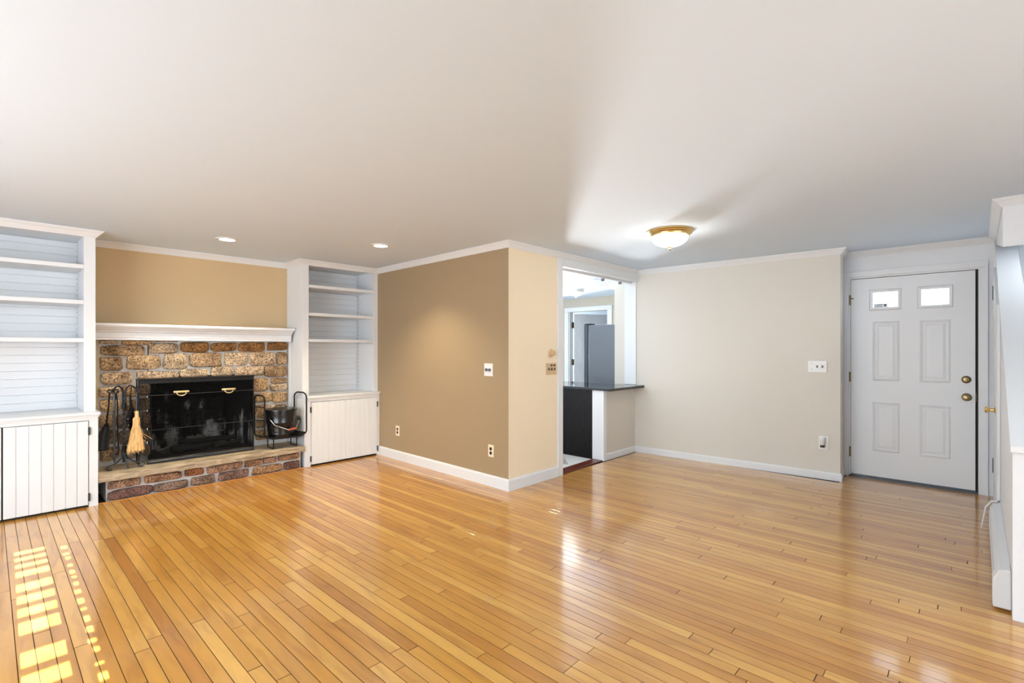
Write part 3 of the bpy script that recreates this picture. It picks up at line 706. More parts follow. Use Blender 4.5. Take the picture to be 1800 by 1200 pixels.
FACE = [(0.701, 0.836, 1.367, 1.4), (0.862, 1.089, 1.358, 1.4), (1.121, 1.305, 1.388, 1.4), (0.705, 1.044, 1.256, 1.354), (1.062, 1.309, 1.275, 1.376), (1.329, 1.587, 1.285, 1.39), (1.608, 1.853, 1.292, 1.389), (1.87, 2.141, 1.289, 1.392), (2.165, 2.386, 1.303, 1.396), (0.701, 0.87, 1.12, 1.246), (0.891, 1.167, 1.123, 1.258), (1.186, 1.393, 1.115, 1.275), (1.413, 1.709, 1.131, 1.279), (1.728, 1.96, 1.142, 1.283), (1.976, 2.259, 1.135, 1.286), (2.271, 2.386, 1.136, 1.287), (0.705, 0.943, 0.989, 1.103), (0.973, 1.312, 1.03, 1.105), (1.329, 1.571, 1.032, 1.116), (1.597, 1.814, 1.035, 1.133), (1.831, 2.135, 1.022, 1.128), (2.141, 2.383, 1.002, 1.131), (0.699, 0.855, 0.873, 0.97), (0.874, 0.98, 0.865, 0.97), (0.993, 1.08, 0.871, 0.981), (2.018, 2.175, 0.843, 0.993), (2.209, 2.383, 0.924, 0.99), (2.196, 2.386, 0.837, 0.919), (0.703, 0.852, 0.739, 0.85), (0.87, 0.982, 0.728, 0.841), (0.995, 1.082, 0.732, 0.846), (2.027, 2.215, 0.72, 0.828), (2.227, 2.386, 0.705, 0.823), (0.701, 0.803, 0.59, 0.713), (0.824, 1.0, 0.574, 0.708), (1.016, 1.086, 0.552, 0.711), (2.033, 2.178, 0.543, 0.699), (2.196, 2.386, 0.55, 0.687), (0.697, 0.828, 0.444, 0.57), (0.845, 1.009, 0.421, 0.55), (1.022, 1.08, 0.42, 0.533), (2.045, 2.153, 0.438, 0.524), (2.172, 2.386, 0.427, 0.529), (0.705, 0.845, 0.285, 0.411), (0.862, 1.009, 0.28, 0.398), (1.026, 1.082, 0.293, 0.398), (2.039, 2.215, 0.304, 0.413), (2.234, 2.386, 0.306, 0.404)]
TONES = [srgb(206, 178, 142), srgb(200, 168, 126), srgb(190, 160, 122), srgb(212, 190, 160), srgb(186, 158, 124), srgb(204, 180, 150)]
for i, (a_, b_, c_, d_) in enumerate(FACE):
    col = random.choice(TONES)
    if c_ > 1.25 and a_ > 1.2: col = srgb(160, 116, 66)
    if a_ < 1.1 and 0.99 < b_ < 1.1 and c_ < 0.95: col = srgb(158, 140, 124)
    stone(fp, a_, b_, c_, d_, SYF, 100 + i, col)
# firebox lining, narrowing to the back
FB = 6.38
m = MB()
m.add([(1.0635, SYF + 0.024, 0.20), (1.20, FB, 0.20), (1.20, FB, 1.045), (1.0635, SYF + 0.024, 1.045), (2.02, WY - 0.07, 0.20), (1.90, FB, 0.20), (1.90, FB, 1.045), (2.02, WY - 0.07, 1.045)],
      [(0, 1, 2, 3), (4, 7, 6, 5), (1, 5, 6, 2), (3, 2, 6, 7)])
m.build('firebox_lining', 'soot', fp)
# rough fire bricks on the back of the firebox
for r_ in range(6):
    zb = 0.255 + r_ * 0.13
    n_ = 4 if r_ % 2 else 3
    edges = [1.21 + (1.89 - 1.21) * (k + (0.5 if r_ % 2 and 0 < k < 4 else 0) * 0) / n_ for k in range(n_ + 1)]
    for k in range(n_):
        MB().cbox(edges[k] + 0.006, edges[k + 1] - 0.006, FB - 0.022, FB - 0.001, zb, zb + 0.118, 0.006).build('firebrick', 'soot', fp)
MB().box(1.08, 2.015, WY - 0.07, FB, 0.2, 0.252).build('firebox_floor', 'charcoal', fp)
MB().box(1.06, 2.03, SYF + 0.005, WY - 0.02, 1.028, 1.046).build('lintel', 'black_iron', fp)
MB().box(0.672, 0.689, 5.84, WY - 0.001, 0.25, 1.40).build('side_strip', 'tan_paint', fp)
MB().box(2.397, 2.4135, 5.80, WY - 0.001, 0.25, 1.40).build('side_strip', 'white_paint', fp)

# hearth
he = thing('raised_hearth', (1.53, 5.46, 0), 'raised hearth base of two courses of reddish stones', 'hearth')
MB().box(0.70, 2.385, 5.472, 5.908, 0.0, 0.184).build('mortar', 'mortar', he)
HA = [(0.71, 0.942), (0.966, 1.251), (1.278, 1.437), (1.469, 1.782), (1.804, 1.975), (1.984, 2.123), (2.144, 2.365)]
HB = [(0.705, 1.03), (1.035, 1.305), (1.332, 1.541), (1.564, 1.845), (1.871, 2.185), (2.2, 2.372)]
HT = [srgb(178, 142, 118), srgb(172, 134, 104), srgb(148, 96, 62), srgb(176, 138, 112), srgb(166, 128, 96)]
HD = [srgb(128, 96, 88), srgb(150, 126, 112), srgb(146, 122, 104), srgb(138, 108, 98), srgb(170, 134, 98)]
rr = random.Random(3)
for i, (a_, b_) in enumerate(HA): stone(he, a_, b_, 0.098 + rr.uniform(0, 0.012), 0.178 - rr.uniform(0, 0.006), 5.458, 300 + i, HT[i % 5])
for i, (a_, b_) in enumerate(HB): stone(he, a_, b_, 0.006, 0.084 + rr.uniform(0, 0.01), 5.458, 330 + i, HD[i % 5])
MB().box(0.645, 2.41, 5.427, 5.440, 0.0005, 0.008).build('floor_strip', 'strip_wood', he)
slabm = bmesh.new(); bmesh.ops.create_grid(slabm, x_segments=36, y_segments=8, size=0.5)
sm = MB(); nx, ny = 40, 8
rs = random.Random(5)
def slab_pt(i, j, top):
    x_ = 0.6435 + (2.4135 - 0.6435) * i / nx
    yf_ = 5.392 + 0.014 * i / nx + (0.006 * math.sin(i * 0.9) + rs.uniform(-0.003, 0.003) if 0 < i < nx else 0.0)
    y_ = yf_ + (5.835 - yf_) * j / ny
    z_ = 0.244 + rs.uniform(-0.0015, 0.0015) if top else 0.1855
    if top and j == 0: z_ -= 0.004
    return x_, y_, z_
slabm.free()
V = [[slab_pt(i, j, True) for j in range(ny + 1)] for i in range(nx + 1)]
vs_ = []; idx = {}
for i in range(nx + 1):
    for j in range(ny + 1): idx[(i, j)] = len(vs_); vs_.append(V[i][j])
lo = {}
bord = [(i, 0) for i in range(nx + 1)] + [(nx, j) for j in range(1, ny + 1)] + [(i, ny) for i in range(nx - 1, -1, -1)] + [(0, j) for j in range(ny - 1, 0, -1)]
for b_ in bord:
    x_, y_, z_ = V[b_[0]][b_[1]]; lo[b_] = len(vs_); vs_.append((x_, y_ + (0.006 * math.sin(b_[0] * 1.7) + 0.006 if b_[1] == 0 else 0), 0.1855))
fs_ = [(idx[(i, j)], idx[(i + 1, j)], idx[(i + 1, j + 1)], idx[(i, j + 1)]) for i in range(nx) for j in range(ny)]
for k in range(len(bord)):
    p_, q_ = bord[k], bord[(k + 1) % len(bord)]; fs_.append((idx[p_], lo[p_], lo[q_], idx[q_]))
fs_.append(tuple(lo[b_] for b_ in bord)[::-1])
sm.add(vs_, fs_)
tag(sm.build('hearth_slab', 'hearth_stone', bevel=0.003), 'long pale streaked stone slab on top of the hearth', 'hearth slab')
ZH = 0.2455

# mantel
ma = thing('mantel_shelf', (1.52, 5.75, 1.40), 'white wooden mantel shelf above the stone fireplace', 'mantel')
MX0, MX1, MY = 0.634, 2.398, 5.632
prof = [(0.0, 1.402), (0.185, 1.402), (0.185, 1.418), (0.190, 1.424), (0.190, 1.470), (0.196, 1.476), (0.205, 1.480), (0.205, 1.488), (0.218, 1.494), (0.235, 1.512), (0.246, 1.518), (0.246, 1.524)]
m = MB(); n_ = len(prof)
pts = [(WY - 0.001 - o_, z_) for o_, z_ in prof] + [(WY - 0.001, 1.524)]
n_ = len(pts)
m.add([(MX0, y_, z_) for y_, z_ in pts] + [(MX1 - 0.01, y_, z_) for y_, z_ in pts], [(k, (k + 1) % n_, n_ + (k + 1) % n_, n_ + k) for k in range(n_)] + [tuple(range(n_))[::-1], tuple(range(n_, 2 * n_))])
m.build('moulded_frieze', 'white_paint', ma)
MB().box(MX0, MX1, WY - 0.272, WY - 0.001, 1.5245, 1.552).build('shelf_board', 'white_paint', ma, bevel=0.004)

# ------------------------------------------------------------------ fire screen
fs = thing('fire_screen', (1.44, 5.63, ZH), 'black mesh fire screen with two brass handles standing before the firebox', 'fire screen')
FX0, FX1, FY, FZ = 0.955, 1.942, 5.615, 1.028
def rod(p, r, name, mat='black_iron', par=None, n=8): return MB().tube(p, r, n).build(name, mat, par, smooth=True)
for xx in (FX0, FX1): rod([(xx, FY, ZH + 0.008), (xx, FY, FZ)], 0.007, 'upright', 'black_iron', fs)
MB().box(FX0 - 0.008, FX1 + 0.008, FY - 0.012, FY + 0.11, FZ, FZ + 0.012).build('hood', 'black_iron', fs, bevel=0.004)
MB().box(FX0 - 0.004, FX1 + 0.004, FY - 0.004, FY + 0.004, FZ - 0.034, FZ).build('top_rail', 'black_iron', fs, bevel=0.002)
rod([(FX0 + 0.06, FY - 0.002, ZH + 0.017), (FX1 - 0.0, FY - 0.002, ZH + 0.017)], 0.0165, 'bottom_rail', 'worn_iron', fs, 12)
for zz in (0.884, 0.56): rod([(FX0, FY - 0.007, zz), (FX1, FY - 0.007, zz)], 0.0035, 'cross_rod', 'worn_iron', fs)
MB().box(FX0 + 0.007, FX1 - 0.007, FY - 0.0007, FY + 0.0007, ZH + 0.03, FZ - 0.03).build('mesh', 'screen_mesh', fs)
for xx in (FX0, FX1):
    MB().box(xx - 0.0007, xx + 0.0007, FY + 0.006, FY + 0.10, ZH + 0.01, FZ).build('side_mesh', 'screen_mesh', fs)
    rod([(xx, FY + 0.1, ZH + 0.008), (xx, FY + 0.1, FZ)], 0.005, 'upright', 'black_iron', fs)
for xx in (1.285, 1.70):
    h = MB().tube([(xx - 0.062, FY - 0.012, 0.905), (xx - 0.058, FY - 0.014, 0.907), (xx + 0.058, FY - 0.014, 0.907), (xx + 0.062, FY - 0.012, 0.905)], [0.008, 0.011, 0.011, 0.008], 10).build('handle', 'pale_brass', fs, smooth=True)
    MB().tube([(xx + 0.04 * math.cos(t), FY - 0.022 - 0.006 * math.sin(-t), 0.900 + 0.03 * math.sin(t)) for t in [PI + PI * k / 10 for k in range(11)]], 0.0045, 8).build('bail', 'pale_brass', h, smooth=True)

# charred logs and ash heap
lg = [((1.28, 5.95, 0.295), (1.60, 5.975, 0.295), 0.036), ((1.66, 5.94, 0.288), (1.92, 5.97, 0.288), 0.030), ((1.34, 5.955, 0.366), (1.86, 5.96, 0.354), 0.028)]
lt = ['charred log leaning across the firebox floor', 'short charred log lying at the front of the firebox', 'thin charred log lying on top of the others']
for (p0, p1, r_), lb in zip(lg, lt):
    P0, P1 = Vector(p0), Vector(p1); rl = random.Random(p0[0])
    pts = [P0.lerp(P1, k / 7) + Vector((rl.uniform(-.004, .004), rl.uniform(-.004, .004), rl.uniform(-.004, .004))) for k in range(8)]
    tag(MB().tube(pts, [r_ * rl.uniform(0.85, 1.1) for _ in range(8)], 9).build('log', 'charcoal', smooth=True), lb, 'log', 'charred logs in the firebox')
ah = MB(); rl = random.Random(9); gx, gy = 30, 12
av_ = []
for i in range(gx + 1):
    for j in range(gy + 1):
        u, v = i / gx, j / gy
        av_.append((1.22 + 0.66 * u, 6.01 + 0.34 * v, 0.2525 + (0.13 * math.sin(PI * u) ** 1.2 * math.sin(PI * min(1, v * 1.05)) ** 0.8 * (0.7 + 0.5 * v)) * rl.uniform(0.8, 1.2)))
ah.add(av_, [(i * (gy + 1) + j, (i + 1) * (gy + 1) + j, (i + 1) * (gy + 1) + j + 1, i * (gy + 1) + j + 1) for i in range(gx) for j in range(gy)])
tag(ah.build('ash_heap', 'ash'), 'heap of grey ash on the firebox floor', 'ash', kind='stuff')

# ------------------------------------------------------------------ fireplace tools
ts = thing('tool_stand', (0.845, 5.60, ZH), 'black wrought iron fireplace tool stand with a twisted post', 'tool stand')
tx, ty = 0.845, 5.60
tw = MB(); N_ = 40
for i in range(N_ + 1):                       # twisted square bar
    zz = 0.43 + (0.78 - 0.43) * i / N_; an = i / N_ * 4 * PI
    tw.v += [(tx + 0.0125 * math.cos(an + k * PI / 2), ty + 0.0125 * math.sin(an + k * PI / 2), zz) for k in range(4)]
for i in range(N_): tw.f += [(i * 4 + k, i * 4 + (k + 1) % 4, i * 4 + 4 + (k + 1) % 4, i * 4 + 4 + k) for k in range(4)]
tw.build('twisted_post', 'worn_iron', ts)
MB().tube([(tx, ty, 0.30), (tx, ty, 0.44)], 0.012).build('lower_post', 'black_iron', ts, smooth=True)
MB().lathe([(0.012, 0.775), (0.019, 0.78), (0.019, 0.825), (0.012, 0.83)], (tx, ty, 0), 14).build('collar', 'black_iron', ts, smooth=True)
MB().lathe([(0.012, 0.415), (0.017, 0.42), (0.017, 0.445), (0.012, 0.45)], (tx, ty, 0), 14).build('collar', 'black_iron', ts, smooth=True)
for s_, xe in ((-1, 0.762), (1, 0.935)):
    x0_ = tx + s_ * 0.009
    pts = [(x0_, ty, 0.82), (x0_, ty, 0.93), (x0_ + s_ * 0.008, ty, 0.965), (x0_ + s_ * 0.03, ty - 0.004, 0.988), (x0_ + s_ * 0.055, ty - 0.01, 0.978), (xe, ty - 0.018, 0.945), (xe + s_ * 0.008, ty - 0.03, 0.936), (xe + s_ * 0.01, ty - 0.036, 0.95)]
    MB().tube(pts, 0.0075).build('arm', 'black_iron', ts, smooth=True)
MB().tube([(tx + 0.016, ty - 0.014, 0.80), (tx + 0.03, ty - 0.026, 0.80), (tx + 0.04, ty - 0.03, 0.815), (tx + 0.036, ty - 0.03, 0.835)], 0.004).build('hook', 'black_iron', ts, smooth=True)
for an in (-2.75, -0.35, -1.45):
    dx, dy = math.cos(an), math.sin(an)
    pts = [(tx, ty, 0.40), (tx + dx * 0.02, ty + dy * 0.02, 0.34), (tx + dx * 0.07, ty + dy * 0.07, 0.30), (tx + dx * 0.125, ty + dy * 0.125, 0.285), (tx + dx * 0.15, ty + dy * 0.15, 0.268), (tx + dx * 0.135, ty + dy * 0.135, ZH + 0.008), (tx + dx * 0.10, ty + dy * 0.10, ZH + 0.007)]
    if an == -1.45: pts = [(tx, ty, 0.40), (tx + 0.006, ty - 0.03, 0.33), (tx + 0.014, ty - 0.07, 0.275), (tx + 0.016, ty - 0.085, ZH + 0.007)]
    MB().tube(pts, 0.0065).build('leg', 'worn_iron', ts, smooth=True)
def ring_pts(c, r, y, n=14): return [(c[0] + r * math.cos(2 * PI * k / n), y, c[1] + r * math.sin(2 * PI * k / n)) for k in range(n)]
# poker
pk = thing('fire_poker', (0.770, 5.57, ZH), 'black iron poker with a ring handle hanging from the tool stand', 'poker')
MB().tube(ring_pts((0.770, 0.945), 0.021, 5.565), 0.0055, 8, True).build('ring', 'worn_iron', pk, smooth=True)
MB().tube([(0.770, 5.565, 0.922), (0.770, 5.565, 0.90), (0.770, 5.565, 0.34), (0.772, 5.565, 0.31)], [0.006, 0.009, 0.009, 0.004]).build('shaft', 'worn_iron', pk, smooth=True)
MB().tube([(0.770, 5.565, 0.40), (0.765, 5.56, 0.37), (0.745, 5.552, 0.372), (0.738, 5.55, 0.39)], 0.005).build('barb', 'worn_iron', pk, smooth=True)
# tongs behind it
tg = thing('fire_tongs', (0.795, 5.62, ZH), 'dark iron tongs hanging behind the poker', 'tongs')
for s_ in (-1, 1):
    MB().tube([(0.788, 5.60, 0.925), (0.788 + s_ * 0.009, 5.60, 0.85), (0.788 + s_ * 0.011, 5.60, 0.55), (0.788 + s_ * 0.018, 5.60, 0.42), (0.788 + s_ * 0.004, 5.60, 0.37)], 0.0055).build('arm', 'black_iron', tg, smooth=True)
MB().tube(ring_pts((0.788, 0.94), 0.016, 5.60), 0.0045, 8, True).build('ring', 'black_iron', tg, smooth=True)
# shovel
sh = thing('ash_shovel', (0.705, 5.63, ZH), 'black ash shovel hanging beside the white cabinet', 'shovel')
MB().tube([(0.742, 5.60, 0.93), (0.735, 5.605, 0.80), (0.722, 5.62, 0.66)], 0.0065).build('shaft', 'black_iron', sh, smooth=True)
MB().tube(ring_pts((0.744, 0.945), 0.015, 5.60), 0.0045, 8, True).build('ring', 'black_iron', sh, smooth=True)
bl = []
for (xx, zz, hw) in ((0.722, 0.66, 0.012), (0.715, 0.62, 0.03), (0.703, 0.56, 0.042), (0.69, 0.44, 0.044), (0.688, 0.425, 0.042)):
    bl.append((xx, zz, hw))
m = MB(); vs_ = []
for (xx, zz, hw) in bl:
    for q in (-1, -0.5, 0, 0.5, 1): vs_.append((xx + hw * q, 5.62 - 0.018 * q * q - (0.66 - zz) * 0.08, zz))
m.add(vs_, [(i * 5 + k, i * 5 + k + 1, i * 5 + 6 + k, i * 5 + 5 + k) for i in range(4) for k in range(4)])
o = m.build('blade', 'black_iron', sh, smooth=True); sd_ = o.modifiers.new('thick', 'SOLIDIFY'); sd_.thickness = 0.003
# bellows behind the broom
bw = thing('bellows', (0.93, 5.68, ZH), 'small dark studded bellows hanging behind the straw broom', 'bellows')
ol = [(0.895, 0.88), (0.905, 0.88), (0.915, 0.80), (0.93, 0.76), (0.943, 0.70), (0.943, 0.64), (0.935, 0.58), (0.935, 0.55), (0.928, 0.48), (0.915, 0.48), (0.908, 0.55), (0.885, 0.60), (0.870, 0.66), (0.878, 0.73), (0.90, 0.78)]
MB().prism_y(ol, 5.65, 5.664).build('board', 'espresso_wood', bw, bevel=0.003)
MB().prism_y(ol, 5.69, 5.704).build('board', 'espresso_wood', bw, bevel=0.003)
MB().prism_y([(x_ * 0.93 + 0.93 * 0.07, z_ * 0.93 + 0.66 * 0.07) for x_, z_ in ol[3:14]], 5.6645, 5.6895).build('leather', 'black_iron', bw)
MB().tube([(0.900, 5.657, 0.872), (0.900, 5.64, 0.93), (0.900, 5.602, 0.985), (0.900, 5.586, 0.99), (0.900, 5.598, 0.975), (0.898, 5.648, 0.90)], 0.003, 6).build('hanging_loop', 'black_iron', bw, smooth=True)
for x_, z_ in ((0.936, 0.70), (0.937, 0.67), (0.936, 0.63), (0.93, 0.60), (0.925, 0.74), (0.885, 0.62), (0.88, 0.68)):
    MB().lathe([(0.005, 0.0), (0.003, -0.003)], (x_, 5.6498, z_), 8, 'y').build('stud', 'steel_wire', bw)
# broom
br = thing('hearth_broom', (0.925, 5.56, ZH), 'straw hearth broom with an iron ring handle hanging from the tool stand', 'broom')
MB().tube(ring_pts((0.930, 0.940), 0.017, 5.562), 0.0048, 8, True).build('ring', 'worn_iron', br, smooth=True)
MB().tube([(0.930, 5.562, 0.921), (0.930, 5.562, 0.75)], 0.0065).build('shaft', 'worn_iron', br, smooth=True)
MB().lathe([(0.004, 0.757), (0.014, 0.756), (0.015, 0.70), (0.021, 0.688), (0.004, 0.68)], (0.930, 5.562, 0), 16).build('binding', 'straw', br, smooth=True)
head = MB(); hn = 28; prof = [(0.020, 0.700), (0.026, 0.685), (0.026, 0.655), (0.024, 0.628), (0.034, 0.585), (0.046, 0.51), (0.058, 0.44), (0.062, 0.405)]
vs_ = []; rb = random.Random(2)
for j, (r_, z_) in enumerate(prof):
    for k in range(hn):
        an = 2 * PI * k / hn; q = 1 + (0.10 if k % 2 else -0.06) * min(1, j / 4) + rb.uniform(-0.04, 0.04)
        dz = rb.uniform(-0.02, 0.012) if j == 7 else 0
        vs_.append((0.928 + r_ * q * math.cos(an) - 0.004 * j / 7, 5.562 + r_ * 0.62 * q * math.sin(an), z_ + dz))
head.add(vs_, [(j * hn + k, j * hn + (k + 1) % hn, (j + 1) * hn + (k + 1) % hn, (j + 1) * hn + k) for j in range(7) for k in range(hn)] + [tuple(range(7 * hn, 8 * hn))[::-1], tuple(range(hn))])
ho = head.build('bristle_head', 'straw', br)
sw = MB()
for k in range(90):
    an = rb.uniform(0, 2 * PI); q = math.sqrt(rb.random())
    bx, by = 0.924 + 0.064 * q * math.cos(an), 5.562 + 0.04 * q * math.sin(an)
    ax, ay = 0.928 + 0.02 * q * math.cos(an), 5.562 + 0.014 * q * math.sin(an)
    sw.tube([(ax, ay, 0.63), ((ax + bx) / 2 + 0.004 * math.cos(an), (ay + by) / 2, 0.52), (bx, by, 0.385 + rb.uniform(-0.02, 0.02))], 0.0016, 4)
tag(sw.build('straws', 'straw', br), kind='stuff')
for e_ in (((0.945, 5.55, 0.62), (0.975, 5.53, 0.545), (1.035, 5.50, 0.495)), ((0.945, 5.55, 0.60), (0.968, 5.535, 0.54), (0.992, 5.52, 0.50)), ((0.94, 5.55, 0.56), (0.966, 5.53, 0.50), (0.992, 5.52, 0.47))):
    MB().tube(e_, 0.0018, 5).build('loose_straw', 'straw', br)

# ------------------------------------------------------------------ log cradle and ash bucket
rk = thing('log_cradle', (2.2, 5.55, ZH), 'black steel log cradle with looped ends beside the fire screen', 'log rack')
ZT = 0.362
def loopend(pf, pb, ztop, bend, name='end_loop'):
    (xf, yf_), (xb, yb_) = pf, pb
    q = lambda t, z, o=0: (xf + (xb - xf) * t + o, yf_ + (yb_ - yf_) * t, z)
    pts = [q(0, ZT + 0.05), q(0, ztop - 0.05), q(0.06, ztop - 0.02), q(0.25, ztop), q(0.75, ztop + 0.0), q(0.94, ztop - 0.02), q(1, ztop - 0.05), q(1, ZT + 0.05)]
    MB().tube(pts, 0.0085, 8).build(name, 'black_iron', rk, smooth=True)
RF, RB_ = (2.420, 5.402), (2.385, 5.635)
LF, LB = (1.998, 5.452), (1.968, 5.655)
loopend(RF, RB_, 0.835, 0)
loopend(LF, LB, 0.825, 0)
rod([(LF[0], LF[1], 0.70), (LB[0], LB[1], 0.70)], 0.006, 'cross_bar', 'black_iron', rk)
rod([(LF[0], LF[1], 0.56), (LB[0], LB[1], 0.56)], 0.005, 'cross_bar', 'black_iron', rk)
# side rails bending up into the loops, and the tray between
for (l_, r_) in ((LF, RF), (LB, RB_)):
    MB().tube([(l_[0], l_[1], ZT + 0.055), (l_[0] + 0.008, l_[1], ZT + 0.03), (l_[0] + 0.075, l_[1], ZT + 0.0), (r_[0] - 0.085, r_[1], ZT), (r_[0] - 0.01, r_[1], ZT + 0.032), (r_[0], r_[1], ZT + 0.055)], 0.0085, 8).build('side_rail', 'black_iron', rk, smooth=True)
m = MB().add([(LF[0] + 0.07, LF[1], ZT + 0.004), (RF[0] - 0.085, RF[1], ZT + 0.004), (RB_[0] - 0.085, RB_[1], ZT + 0.004), (LB[0] + 0.07, LB[1], ZT + 0.004)], [(0, 1, 2, 3)])
o = m.build('tray', 'worn_iron', rk); s_ = o.modifiers.new('thick', 'SOLIDIFY'); s_.thickness = 0.004
m = MB().add([(RF[0] - 0.085, RF[1], ZT + 0.004), (RF[0] - 0.008, RF[1], ZT + 0.038), (RB_[0] - 0.008, RB_[1], ZT + 0.038), (RB_[0] - 0.085, RB_[1], ZT + 0.004)], [(0, 1, 2, 3)])
o = m.build('tray_flap', 'black_iron', rk); s_ = o.modifiers.new('thick', 'SOLIDIFY'); s_.thickness = 0.004
m = MB().add([(LF[0] + 0.07, LF[1], ZT + 0.004), (LF[0] + 0.008, LF[1], ZT + 0.036), (LB[0] + 0.008, LB[1], ZT + 0.036), (LB[0] + 0.07, LB[1], ZT + 0.004)], [(0, 1, 2, 3)])
o = m.build('tray_flap', 'black_iron', rk); s_ = o.modifiers.new('thick', 'SOLIDIFY'); s_.thickness = 0.004
for xx, yf_, yb_ in ((2.095, 5.47, 5.64), (2.335, 5.455, 5.62)):
    MB().tube([(xx, yf_, ZT - 0.004), (xx, yf_, ZH + 0.007), (xx + 0.004, yb_, ZH + 0.007), (xx + 0.004, yb_, ZT - 0.004)], 0.0065, 8).build('leg', 'black_iron', rk, smooth=True)
bk = thing('ash_bucket', (2.20, 5.545, ZT + 0.008), 'black lidded ash bucket with a red wooden grip standing on the log cradle', 'bucket')
bx_, by_, bz = 2.20, 5.545, ZT + 0.0085
MB().lathe([(0.125, bz), (0.128, bz), (0.131, bz + 0.03), (0.135, bz + 0.034), (0.133, bz + 0.04), (0.148, bz + 0.15), (0.151, bz + 0.155), (0.149, bz + 0.16), (0.158, bz + 0.275), (0.163, bz + 0.28), (0.163, bz + 0.288), (0.10, bz + 0.288)], (bx_, by_, 0), 40).build('body', 'black_enamel', bk, smooth=True)
lid = MB().lathe([(0.166, bz + 0.276), (0.168, bz + 0.289), (0.166, bz + 0.297), (0.15, bz + 0.300), (0.10, bz + 0.312), (0.004, bz + 0.316)], (bx_, by_, 0), 40, cap=False).build('lid', 'black_enamel', bk, smooth=True)
MB().tube([(bx_ - 0.055, by_, bz + 0.312), (bx_ - 0.05, by_, bz + 0.335), (bx_ + 0.05, by_, bz + 0.335), (bx_ + 0.055, by_, bz + 0.312)], 0.005, 8).build('lid_handle', 'black_iron', lid, smooth=True)
pf = [(bx_ - 0.15, by_ - 0.085, bz + 0.205), (bx_ - 0.115, by_ - 0.135, bz + 0.14), (bx_ + 0.015, by_ - 0.18, bz + 0.082), (bx_ + 0.10, by_ - 0.165, bz + 0.092), (bx_ + 0.175, by_ - 0.06, bz + 0.17)]
MB().tube(pf, 0.0035, 8).build('bail', 'steel_wire', bk, smooth=True)
MB().tube([pf[2], Vector(pf[2]).lerp(Vector(pf[3]), 0.2), Vector(pf[2]).lerp(Vector(pf[3]), 0.8), pf[3]], [0.010, 0.0125, 0.0125, 0.010], 12).build('grip', 'red_wood', bk, smooth=True)
for p_ in (pf[0], pf[4]): MB().lathe([(0.016, -0.006), (0.016, 0.006)], p_, 12, 'x').build('ear', 'black_iron', bk)

# ================================================================== BUILT-IN BOOKCASES
def beadplank(par, x0, x1, y, z0, z1):
    MB().cbox(x0 + 0.0006, x1 - 0.0006, y - 0.010, y + 0.004, z0, z1, 0.0035).build('plank', 'white_paint', par)
def base_cabinet(x0, x1, yf, doors, label, hinge_x):
    t = thing('base_cabinet', ((x0 + x1) / 2, yf, 0), label, 'cabinet')
    m = MB()
    m.box(x0, x0 + 0.018, yf + 0.02, WY - 0.002, 0.0, 0.765); m.box(x1 - 0.018, x1, yf + 0.02, WY - 0.002, 0, 0.765)
    m.box(x0 + 0.018, x1 - 0.018, yf + 0.06, WY - 0.002, 0.0, 0.02); m.box(x0 + 0.018, x1 - 0.018, WY - 0.012, WY - 0.002, 0.02, 0.765)
    m.build('carcass', 'dark_slot' if False else 'white_paint', t)
    fm = MB()
    dx0, dx1 = doors[0][0], doors[-1][1]
    fm.box(x0, dx0 - 0.003, yf, yf + 0.02, 0.0, 0.765); fm.box(dx1 + 0.003, x1, yf, yf + 0.02, 0.0, 0.765); fm.box(dx0 - 0.003, dx1 + 0.003, yf, yf + 0.02, 0.722, 0.765)
    fm.build('face_frame', 'white_paint', t, bevel=0.0015)
    MB().box(dx0, dx1, yf + 0.03, yf + 0.035, 0.0, 0.72).build('gap_shade', 'dark_slot', t)  # dark sheet behind the doors: shade of their gaps put in as colour
    for (a_, b_, n_) in doors:
        d = MB().box(a_ + 0.001, b_ - 0.001, yf + 0.0045, yf + 0.018, 0.02, 0.718).build('door', 'white_paint', t)
        p_ = (b_ - a_) / n_
        for k in range(n_): beadplank(d, a_ + k * p_, a_ + (k + 1) * p_, yf, 0.02, 0.718)
    for hx in hinge_x:
        for zz in (0.635, 0.085):
            MB().box(hx - 0.007, hx + 0.007, yf - 0.014, yf - 0.0005, zz - 0.03, zz + 0.03).lathe([(0.005, zz - 0.034), (0.005, zz + 0.034)], (hx, yf - 0.014, 0), 8).build('hinge', 'worn_iron', t)
    return t
LB_, RB2 = 5.398, 5.445
base_cabinet(-0.498, 0.640, LB_, [(-0.44, 0.072, 8), (0.08, 0.577, 7)], 'white beadboard base cabinet beside the fire tools', (0.581,))
base_cabinet(2.417, 3.364, RB2, [(2.492, 2.907, 6), (2.909, 3.324, 6)], 'white beadboard base cabinet beside the brown wall', (2.486, 3.329))
for x0, x1, yf, lb in ((-0.498, 0.6555, LB_, 'white counter board on the cabinet beside the fire tools'), (2.4175, 3.3655, RB2, 'white counter board on the cabinet beside the brown wall')):
    m = MB().box(x0, x1, yf - 0.022, WY - 0.002, 0.7655, 0.790)
    t = m.build('counter_board', 'white_paint', bevel=0.005); tag(t, lb, 'counter')
    MB().box(x0, x1 - 0.006, yf - 0.010, yf - 0.0005, 0.75, 0.765).build('cove_moulding', 'white_paint', t, bevel=0.003)
